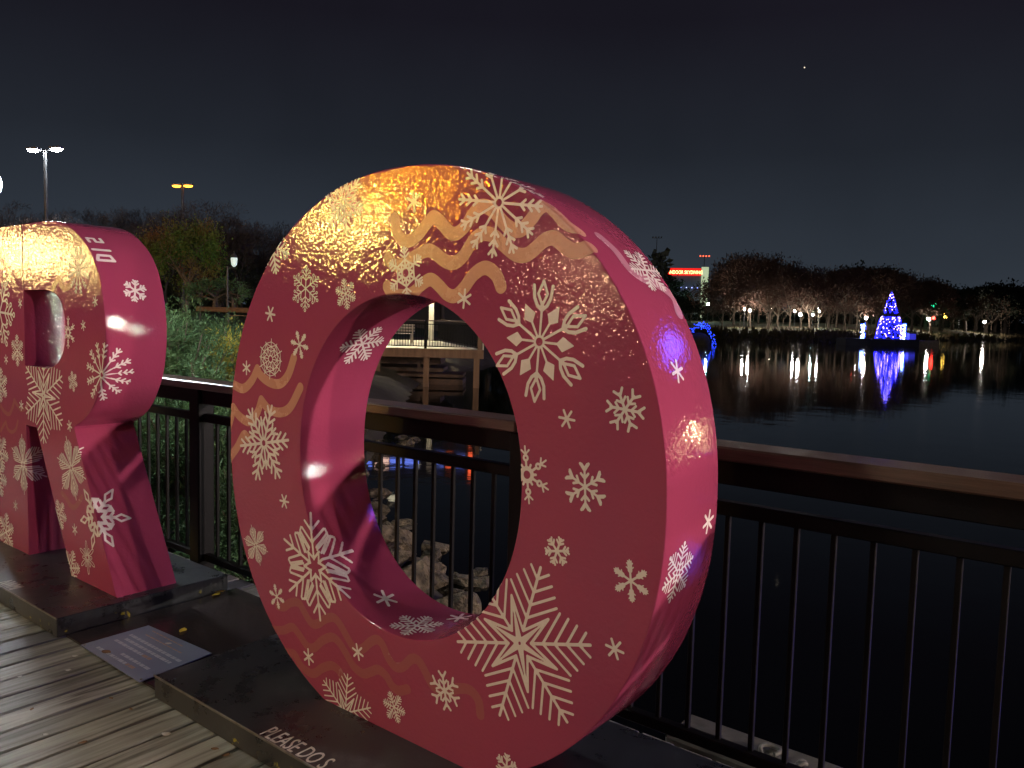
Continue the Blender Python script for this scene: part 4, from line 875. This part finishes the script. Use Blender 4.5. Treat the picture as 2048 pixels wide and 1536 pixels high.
# sign building beyond the viewing deck whose coloured lights glitter on the inlet
cb = empty('sign_building'); tag(cb, 'dark building beyond the viewing deck with red, white and blue lit sign panels', 'building')
def wallpt(u, D, z): q = at(u, 640, D); return (q[0], q[1], z)
SD = 76
a0, a1 = np.array(wallpt(730, SD, 0)), np.array(wallpt(955, SD, 0)); ev = (a1 - a0) / np.linalg.norm(a1 - a0); nv = np.array([-ev[1], ev[0], 0])
def wbox(m_, s0, s1, t0, t1, z0, z1):
    c = [a0 + ev * s + nv * t for s, t in ((s0, t0), (s1, t0), (s1, t1), (s0, t1))]; return m_.add([(p[0], p[1], z0) for p in c] + [(p[0], p[1], z1) for p in c], [(0, 3, 2, 1), (4, 5, 6, 7), (0, 1, 5, 4), (1, 2, 6, 5), (2, 3, 7, 6), (3, 0, 4, 7)])
Ls = np.linalg.norm(a1 - a0); wbox(MB(), -1, Ls, .1, 9, 0, 11.4).build('wall', MT['wall_dark'], cb)
G_B = glow('sign_blue', (.16, .25, 1), 2.2); G_R = glow('sign_red', (1, .12, .04), 2.6); G_W = glow('sign_white', (1, .62, .5), 2.2)
for s0, s1, g in ((0, .8, G_B), (1.1, 2.4, G_W), (2.5, 3.6, G_B), (3.9, 5.2, G_B), (6.6, 7.6, G_B), (7.8, 8.4, G_R), (8.6, 9.6, G_B)): wbox(MB(), s0, s1, -.02, .06, 9.2, 10.0).build('sign_panel', g, cb)
wbox(MB(), Ls - .6, Ls - .2, -.04, .06, 8.6, 11.0).build('sign_panel', G_R, cb)

# ------------------------------------------------------------------ far shore
MT['park_white'] = glow('park_lamp_glass', (1, .88, .80), 520); MT['park_teal'] = glow('teal_lamp_glass', (.62, 1, .95), 420); MT['park_dim'] = glow('dim_lamp_glass', (1, .95, .85), 170)
MT['red_light'] = glow('red_signal_glass', (1, .03, .02), 20); MT['green_light'] = glow('green_spot_glass', (.02, .9, .35), 9); MT['amber_light'] = glow('amber_spot_glass', (1, .6, .08), 14)
LAMPS = [(1414, 608, 70, 'park_teal', .62, 'single teal-white park lamp standing apart near the blue light arch'), (1487, 618, 22, 'park_white', .50, None), (1498, 621, 20, 'park_white', .50, None), (1540, 616, 60, 'park_dim', .4, None),
         (1587.5, 622, 40, 'park_white', .42, None), (1599, 629, 16, 'park_white', .52, None), (1623.5, 629.5, 30, 'park_teal', .40, None), (1637, 623, 34, 'park_white', .46, None), (1634, 617.5, 80, 'park_dim', .36, None),
         (1714, 621, 70, 'park_dim', .4, None), (1730.6, 636, 14, 'park_white', .52, None), (1797, 611.6, 70, 'park_teal', .42, None), (1856, 638, 18, 'park_white', .72, None), (1917, 619, 60, 'park_dim', .7, None), (1967.7, 643.8, 20, 'park_white', .85, None)]
NEARBY = {1487: 'white park lamp, first of the close pair among bare trunks', 1498: 'white park lamp, second of the close pair among bare trunks', 1540: 'small dim lamp high beside a bare trunk', 1587.5: 'white park lamp of the middle cluster, farther from the water', 1599: 'white park lamp of the middle cluster, nearest the water',
          1623.5: 'small teal park lamp in the middle cluster', 1637: 'white park lamp at the end of the middle cluster', 1634: 'tiny dim lamp just above the middle cluster', 1714: 'small dim lamp above the lit figure on the raft', 1730.6: 'white park lamp right behind the lit figure on the raft',
          1797: 'small teal lamp in the trees beside the blue Christmas tree', 1856: 'white park lamp next to the red light past the pale pontoon', 1917: 'dim far lamp among dark trees past the pale pontoon', 1967.7: 'lone white park lamp in the dark past the pale pontoon'}
for u, v, back, m_, r, lab in LAMPS:
    g, D = far_place(u, back); z = at(u, v, D)[2]; z0 = min(g[2], z - 2.6); park_lamp((g[0], g[1], z0), z - z0, r * .6, MT[m_], lab or NEARBY[u])
for u, v, back, m_, r, lab in ((1707.7, 604.6, 90, 'red_light', .42, 'red signal light high in the trees across the lake'), (1866, 636, 24, 'red_light', .55, 'red light beside the park lamp past the pale pontoon'), (1889, 634, 50, 'amber_light', .6, 'amber spotlight at the foot of the far lit tree'), (1887, 628, 55, 'amber_light', .25, 'tiny amber light on the far lit tree')):
    g, D = far_place(u, back); z = at(u, v, D)[2]; park_lamp((g[0], g[1], min(g[2], z - 2)), z - min(g[2], z - 2), r, MT[m_], lab, 'signal_lamp', 'coloured lamps across the lake')
g, D = far_place(1862, 40); z = at(1862, 611, D)[2]
e = empty('hanging_green_lantern', (g[0], g[1], g[2])); tag(e, 'green glowing balloon-shaped lantern hanging in the far trees', 'lantern')
MB().lathe([(.2, z - g[2] - 1.5), (.5, z - g[2] - 1.0), (1.1, z - g[2] + .6), (1.0, z - g[2] + 1.1), (.3, z - g[2] + 1.4)], 12).build('shade', MT['green_light'], e); MB().tube([(0, 0, -.3), (0, 0, z - g[2] - 1.5)], .06, 6).build('pole', MT['pole'], e)

farp = [tree_proto(80 + k, MT['pale_bark'], MT['twig'], 5200, .05, .009, .045, 1.0, 4, .24, 'park_tree', .014) for k in range(4)]
r2 = random.Random(5)
FT = [(1380, 600, 60), (1425, 602, 90), (1443, 572, 45), (1468, 520, 40), (1500, 514, 30), (1515, 520, 55), (1535, 530, 18), (1556, 540, 28), (1578, 546, 22), (1600, 552, 40), (1620, 560, 20), (1635, 552, 36), (1655, 544, 26), (1672, 548, 50), (1690, 542, 22), (1712, 545, 34), (1735, 543, 26), (1752, 548, 44), (1775, 552, 30),
      (1800, 556, 24), (1822, 558, 30), (1842, 566, 20), (1862, 572, 36), (1885, 580, 40)]
def TLf(u):
    return ('bare brown park tree between the tower building and the close pair of lamps' if u < 1460 else 'big bare tree, the tallest crowns across the lake, above the close pair of lamps' if u < 1530 else 'bare brown park tree between the two clusters of lamps' if u < 1585 else
            'bare brown park tree over the middle cluster of lamps' if u < 1650 else 'bare brown park tree between the middle lamps and the raft' if u < 1740 else 'bare brown park tree behind the blue Christmas tree' if u < 1815 else 'bare brown park tree behind the pale pontoon')
for k, (u, tp, back) in enumerate(FT):
    g, D = far_place(u, back); top = at(u, tp + r2.uniform(-4, 4), D)[2]; h = top - g[2]
    plant(farp[k % 4], (g[0], g[1], g[2] - .2), h, r2.uniform(.85, 1.1), r2.uniform(0, 6), TLf(u), 'tree', 'bare park trees across the lake')
farev = [tree_proto(90 + k, MT['bark'], MT['evergreen'], 4200, .06, .022, .05, .9, 4, .14, 'dark_tree', .016) for k in range(3)]
for k, (u, tp, back) in enumerate([(1310, 552, 70), (1345, 592, 60), (1365, 600, 45), (1400, 606, 110), (1430, 604, 110), (1655, 548, 90), (1700, 540, 90), (1745, 545, 110), (1785, 560, 100), (1850, 574, 60), (1880, 582, 50), (1905, 578, 60), (1930, 584, 45), (1950, 578, 60), (1972, 582, 40), (1990, 570, 50), (2008, 580, 40), (2030, 584, 50), (2052, 586, 40), (2085, 580, 60)]):
    g, D = far_place(u, back); top = at(u, tp + r2.uniform(-3, 3), D)[2]
    plant(farev[k % 3], (g[0], g[1], g[2] - .2), top - g[2], r2.uniform(1.0, 1.3), r2.uniform(0, 6), 'dark leafy tree under the tower building sign' if u < 1450 else 'dark leafy tree behind the bare park trees' if u < 1840 else 'dark leafy tree on the unlit shore past the pale pontoon', 'tree', 'dark trees across the lake')
thin = [tree_proto(97 + k, MT['pale_bark'], MT['twig'], 900, .04, .006, .04, .8, 3, .5, 'slender_tree', .012) for k in range(2)]
for k in range(34):
    u = 1440 + k * 17.5 + r2.uniform(-6, 6); back = r2.uniform(6, 34); g, D = far_place(u, back); h = r2.uniform(6, 9) * (D / 200)
    plant(thin[k % 2], (g[0], g[1], g[2] - .2), h, r2.uniform(.7, .9), r2.uniform(0, 6), 'slender pale-trunked tree by the far waterline, %s' % ('below the close pair of lamps' if u < 1560 else 'below the middle cluster of lamps' if u < 1660 else 'behind the raft' if u < 1815 else 'past the pale pontoon'), 'tree', 'slender trees near the far waterline')
# dark wooded rise closing the view behind the park
V = []; 
for i in range(90):
    u = 1250 + i * 14; D = far_r(min(u, 2500)) + 150; p = at(u, 650, D); hh = 4 + 3.5 * math.sin(i * .7) * math.sin(i * .23) + r2.uniform(0, 3)
    V += [(p[0], p[1], -1), (p[0], p[1], 9 + hh)]
    
nr = np.random.default_rng(77); n = 26000; uu = nr.uniform(1250, 2500, n); dirs = np.array([ray(u, 655) for u in uu]); az = np.arctan2(dirs[:, 0], dirs[:, 1]); rr = np.interp(az, FB_az, FB_r) + nr.uniform(95, 150, n)
hh = (.028 * rr + 3.5 * np.sin(az * 60) + 2 * np.sin(az * 171)); zz = nr.uniform(0, 1, n) ** .8 * np.maximum(hh, 5) + 2.0
c = np.c_[rr * np.sin(az), rr * np.cos(az), zz]; Vq, Fq_ = leaf_quads(c, unit(n), nr.uniform(1.2, 2.6, n), nr.uniform(.4, .9, n))
o = fast_mesh('treeline', Vq, Fq_, MT['evergreen']); tag(o, 'dark mass of woodland behind the far park', 'woodland', kind='stuff')
# reeds and rough grass at the far waterline
n = 15000; t_ = nr.uniform(0, len(FB) - 1.001, n); i0 = t_.astype(int); fr = (t_ - i0)[:, None]; b2 = FB[i0] * (1 - fr) + FB[i0 + 1] * fr; az = np.arctan2(b2[:, 0], b2[:, 1]); rr = np.hypot(b2[:, 0], b2[:, 1]) + nr.uniform(-.2, 4.5, n)
zz = np.interp(rr - np.hypot(b2[:, 0], b2[:, 1]), PROF_D, PROF_Z); c = np.c_[rr * np.sin(az), rr * np.cos(az), zz]; d = unit(n) * .45 + np.array([0, 0, 1.]); d /= np.linalg.norm(d, axis=1)[:, None]
clump = np.clip(np.sin(t_ * 3.1) + np.sin(t_ * 7.7) + 1.1, .15, 2.2); Vq, Fq_ = leaf_quads(c, d, nr.uniform(.4, 1.0, n) * clump, nr.uniform(.05, .14, n))
o = fast_mesh('waterside_grass', Vq, Fq_, leafmat('dry_reed', ((.35, (.08, .07, .03)), (.55, (.16, .12, .06)), (.7, (.09, .11, .035))), .08)); tag(o, 'rough dry grass along the far waterline', 'grass', kind='stuff')
for k in range(46):
    u = 1430 + k * 13.5 + r2.uniform(-5, 5); d = ray(u, 680); az = math.atan2(d[0], d[1]); r = far_r(u) + r2.uniform(-.2, 1.2)
    boulder(r * math.sin(az), r * math.cos(az), WATER + r2.uniform(.05, .35), r2.uniform(.5, 1.1), 'dark boulder lining the far waterline', 'boulders along the far shore')

# the lit tower with the red sign
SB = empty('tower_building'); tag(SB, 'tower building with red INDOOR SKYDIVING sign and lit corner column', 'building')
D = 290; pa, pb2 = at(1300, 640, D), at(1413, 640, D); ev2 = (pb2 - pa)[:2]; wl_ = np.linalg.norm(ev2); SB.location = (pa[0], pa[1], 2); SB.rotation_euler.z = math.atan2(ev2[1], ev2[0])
zt = at(1370, 536, D)[2] - 2
MB().box(0, wl_ - 2.4, .3, 14, -2, zt).build('wall', mat('grey_blue_cladding', (.30, .31, .36), (.24, .25, .3), .5, .2), SB)
for k in range(9): MB().box(6 + k * 1.3, 6.25 + k * 1.3, .2, .3, -2, zt - 3).build('fin', MT['galv'], SB)
MB().box(wl_ - 2.4, wl_, -.3, 14, -2, zt + .4).build('corner_column', glow('floodlit_wall_glow', (.86, 1, .62), .5), SB)  # plain corner wall; its floodlighting is put in as emission
MB().box(5.6, wl_ - 2.6, -.25, .28, zt - 2.6, zt - .1).build('sign_board', glow('red_sign_glow', (1, .015, .01), 1.1), SB)
text('sign_lettering', 'INDOOR SKYDIVING', (6.0, -.32, zt - 2.1), (math.pi / 2, 0, 0), 1.75, glow('sign_letter_glow', (1, .42, .16), 7), SB, .70, ext=.03)
for k in range(6): MB().lathe([(.1, 0), (.16, .14), (.05, .2)], 8, (6.5 + k * 1.9, -1.0, zt - 7)).build('wash_light', glow('blue_wash_light' if k == 0 else 'blue_wash_glass', (.3, .35, 1), 9), SB)
for u, v, hd_, lab, g in ((1314, 476, 3, 'tall unlit floodlight mast rising behind the tower building', None), (1409, 514, 3, 'thin mast with small red lights behind the tower building', 'red_light')):
    q = at(u, v, 320); e = empty('floodlight_mast', (q[0], q[1], 3)); tag(e, lab, 'mast', 'masts behind the tower')
    MB().tube([(0, 0, -4), (0, 0, q[2] - 3)], [.22, .14], 6).build('pole', MT['galv'], e)
    MB().bbox(-1.9, 1.9, -.1, .1, q[2] - 3.1, q[2] - 2.9, .02).build('crossbar', MT['galv'], e)
    for k in range(4): MB().bbox(-1.8 + k * 1.1, -1.3 + k * 1.1, -.2, .2, q[2] - 2.88, q[2] - 2.4, .04).build('lamp_head', glow('mast_red_head', (1, .12, .05), 3) if g else MT['galv'], e)
    e.rotation_euler.z = SB.rotation_euler.z

# blue light arch on the water
q = at(1404, 684, 118); ab = empty('blue_light_arch', (q[0], q[1], WATER)); tag(ab, 'arch of blue fairy lights at the water edge beside the O-shaped letter', 'light arch')
ab.rotation_euler.z = math.atan2(rt[1], rt[0])
pts = [(-1.9 + 3.8 * t, 0, 2.9 * math.sin(math.pi * (.12 + .88 * t)) ** .8 if t < 1 else .02) for t in np.linspace(0, 1, 16)]
MB().tube(pts, .07, 6).build('frame', MT['pole'], ab)
bl = MB(); r3 = random.Random(2)
for k in range(115):
    t = r3.random(); i = min(14, int(t * 15)); a, b = pts[i], pts[i + 1]; f_ = t * 15 - i; bl.ball((a[0] + (b[0] - a[0]) * f_ + r3.gauss(0, .22), r3.gauss(0, .2), max(.05, a[2] + (b[2] - a[2]) * f_ + r3.gauss(0, .2))), .045, 0)
o = bl.build('string_lights', glow('blue_fairy_light', (.02, .06, 1), 9), ab); o['kind'] = 'stuff'
MB().ball((-.3, .9, .4), (1.7, 1.2, 1.4), 2).build('mound', MT['soil'], ab, True)

# raft with the blue Christmas tree
q = at(1754, 690.5, 160); bx = empty('tree_raft', (q[0], q[1], WATER)); bx.rotation_euler.z = math.atan2(rt[1], rt[0]); tag(bx, 'dark blue floating raft carrying the lit Christmas tree', 'raft')
S = 160 / F; MT['raft_blue'] = mat('raft_blue', (.035, .045, .10), (.025, .03, .07), .6, 1); bpy.context.view_layer.update()
for k in range(3): MB().bbox(-6.6 + k * 4.4, -2.22 + k * 4.4, -2.2, 2.2, -.3, 1.25, .06).build('pontoon', MT['raft_blue'], bx)
def raft_thing(name, dx, label, cat): e = empty(name, (q[0] + rt[0] * dx, q[1] + rt[1] * dx, WATER + 1.25)); e.rotation_euler.z = bx.rotation_euler.z; return tag(e, label, cat)
pp = empty('pale_pontoon', (q[0] + rt[0] * 8.6, q[1] + rt[1] * 8.6, WATER)); pp.rotation_euler.z = bx.rotation_euler.z; tag(pp, 'pale box pontoon moored at the end of the raft', 'pontoon')
for k in range(2): MB().bbox(-1.95 + k * 1.96, -.02 + k * 1.96, -1.4, 1.4, -.3, 1.15, .05).build('box', MT['concrete'], pp)
xt = raft_thing('christmas_tree', 2.1, 'tall Christmas tree covered in blue and white fairy lights on the raft', 'christmas tree')
TH = 8.75; prof1 = [(2.35, 0), (2.1, 1.3), (1.75, 3.4), (1.55, 4.05)]; prof2 = [(1.25, 4.6), (.75, 6.4), (.12, 8.3)]
MB().lathe([(1.9, .0), (1.7, 1.3), (1.4, 3.3), (1.1, 4.1)], 14).build('lower_tier', MT['evergreen'], xt); MB().lathe([(.95, 4.3), (.55, 6.3), (.05, 8.2)], 12).build('upper_tier', MT['evergreen'], xt); MB().tube([(0, 0, 4.05), (0, 0, 4.4)], .3, 8).build('trunk', MT['bark'], xt)
def bulbs(n, profs, r, seed):
    m_ = MB(); r3 = random.Random(seed)
    for k in range(n):
        prof = profs[0] if r3.random() < .8 else profs[-1]; z = r3.uniform(prof[0][1] + .1, prof[-1][1]); rad = np.interp(z, [p[1] for p in prof], [p[0] for p in prof]) + r3.uniform(-.25, .08); a = r3.uniform(0, 6.283)
        m_.ball((rad * math.cos(a), rad * math.sin(a), z), r, 0)
    return m_
o = bulbs(1000, (prof1, prof2), .052, 1).build('blue_lights', glow('blue_tree_bulb', (.010, .012, 1), 15), xt); o['kind'] = 'stuff'
o = bulbs(140, (prof1, prof1, prof2), .055, 2).build('white_lights', glow('pink_white_bulb', (1, .66, .9), 15), xt); o['kind'] = 'stuff'
sm = MB(); 
for k in range(5):
    a = k * 2 * math.pi / 5 + math.pi / 2; sm.add([(0, -.08, 8.55), (.16 * math.cos(a - .63), 0, 8.55 + .16 * math.sin(a - .63)), (.42 * math.cos(a), 0, 8.55 + .42 * math.sin(a)), (.16 * math.cos(a + .63), 0, 8.55 + .16 * math.sin(a + .63)), (0, .08, 8.55)], [(0, 1, 2), (0, 2, 3), (4, 2, 1), (4, 3, 2)])
sm.build('star', mat('silver_star', (.6, .6, .7), rough=.3, metal=.8), xt)
def lit_figure(dx, h, w, label, seed):
    e = raft_thing('lit_figure', dx, label, 'light figure'); r3 = random.Random(seed)
    MB().tube([(-w * .35, 0, 0), (-w * .2, 0, h * .45), (0, 0, h * .62), (0, 0, h)], .05, 6).build('frame', MT['pole'], e); MB().tube([(w * .35, 0, 0), (w * .2, 0, h * .45), (0, 0, h * .62)], .05, 6).build('leg', MT['pole'], e)
    m_ = MB()
    for k in range(70):
        t = r3.random(); ww = w * (.55 if t < .45 else .35 if t < .65 else .5); m_.ball((r3.uniform(-ww, ww), r3.uniform(-.2, .2), h * t), .07, 0)
    o = m_.build('string_lights', glow('ice_white_bulb_%s' % ('a' if seed == 1 else 'b'), (.55, .80, 1), 14), e); o['kind'] = 'stuff'
    m_ = MB()
    for k in range(50): m_.ball((r3.uniform(-w * .8, w * .8), r3.uniform(-.3, .1), h * r3.random() * 1.1), .05, 0)
    o = m_.build('blue_string_lights', glow('figure_blue_bulb_%s' % ('a' if seed == 1 else 'b'), (.015, .06, 1), 12), e); o['kind'] = 'stuff'
lit_figure(-2.75, 2.6, .6, 'blue and white lit figure standing apart on the raft', 1); lit_figure(4.75, 2.7, .4, 'slim white lit figure touching the Christmas tree', 2)
gb = raft_thing('gift_box', 6.1, 'blue lit gift box at the end of the raft', 'gift box'); MB().bbox(-.6, .6, -.6, .6, .01, 1.05, .05).build('box', glow('gift_box_glow', (.06, .06, .8), .55), gb); MB().bbox(-.66, .66, -.66, .66, 1.06, 1.22, .04).build('lid', MT['raft_blue'], gb)

# a bright star low over the lake
q = at(1609, 135, 1400); o = MB().ball(q, 1.1, 1).build('bright_star', glow('star_light', (1, .85, .65), 1.2)); tag(o, 'single bright star in the night sky over the lake', 'star')

# small litter on the boards
MT['leafdry'] = mat('dry_leaf', (.26, .14, .06), (.15, .08, .04), .8, 30); MT['leafyel'] = mat('yellow_leaf', (.55, .42, .04), (.4, .3, .03), .7, 30); MT['paperbit'] = mat('pale_litter', (.55, .53, .48), rough=.8)
def leaf(p, s, m_, lab, grp, rz):
    v = []; k_ = 7
    for k in range(k_):
        t = k / (k_ - 1); w = math.sin(math.pi * t ** .8) * .32 + .02; v += [((t - .5) * s, w * s, .004 + .10 * s * abs(t - .4)), ((t - .5) * s, 0, .003 + .03 * s * t), ((t - .5) * s, -w * s * .9, .004 + .13 * s * abs(t - .6))]
    f = [];
    for k in range(k_ - 1):
        for c_ in (0, 1): f.append((k * 3 + c_, k * 3 + c_ + 1, (k + 1) * 3 + c_ + 1, (k + 1) * 3 + c_))
    o = mesh_obj('fallen_leaf', v, f, m_); o.location = p; o.rotation_euler.z = rz; return tag(o, lab, 'leaf', grp)
r2 = random.Random(9)
for u, v in ((62, 1222), (70, 1236), (85, 1240), (98, 1248), (110, 1245), (52, 1214), (182, 1218), (150, 1314), (262, 1420), (270, 1366), (222, 1398), (64, 1420), (165, 1487), (92, 1471), (332, 1470), (452, 1512), (136, 1342), (430, 1500), (300, 1200), (40, 1355)):
    p = onz(u, v, .002)
    if p[1] > 1.45 and p[1] < 2.31: continue
    pale = r2.random() < .6
    leaf((p[0], p[1], .002), r2.uniform(.018, .04), MT['paperbit' if pale else 'leafdry'], 'tiny pale scrap lying on the weathered boards' if pale else 'small curled brown leaf lying on the weathered boards', 'pale scraps on the boards' if pale else 'brown leaves on the boards', r2.uniform(0, 6))
for u, v in ((213, 1306), ): p = onz(u, v, .022); leaf((p[0], p[1], .0225), .05, MT['leafdry'], 'brown leaf lying on the blue-grey plate', None, .2)
for u, v in ((337, 1289), ): p = onz(u, v, .022); leaf((p[0], p[1], .0225), .03, MT['paperbit'], 'white scrap lying on the blue-grey plate', None, .5)
for u, v in ((432, 1190), (440, 1184), (365, 1262)): p = onz(u, v, .016); leaf((p[0], min(p[1], 2.32), .0148), .05, MT['leafyel'], 'yellow leaf on the dark board by the plinth', 'yellow leaves by the plinth', r2.uniform(0, 6))

# stand every root on the base of its own thing
bpy.context.view_layer.update()
for e in [o for o in C.objects if o.type == 'EMPTY' and o.parent is None and o.children and o.location.length < 1e-6 and tuple(o.rotation_euler) == (0, 0, 0) and tuple(o.scale) == (1, 1, 1)]:
    pts_ = [o.matrix_world @ Vector(c_) for o in e.children_recursive if o.type == 'MESH' for c_ in o.bound_box]
    lo_ = [min(p[i] for p in pts_) for i in range(3)]; hi_ = [max(p[i] for p in pts_) for i in range(3)]
    b_ = Vector(((lo_[0] + hi_[0]) / 2, (lo_[1] + hi_[1]) / 2, lo_[2])); e.location = b_
    for ch in e.children: ch.location = ch.location - b_
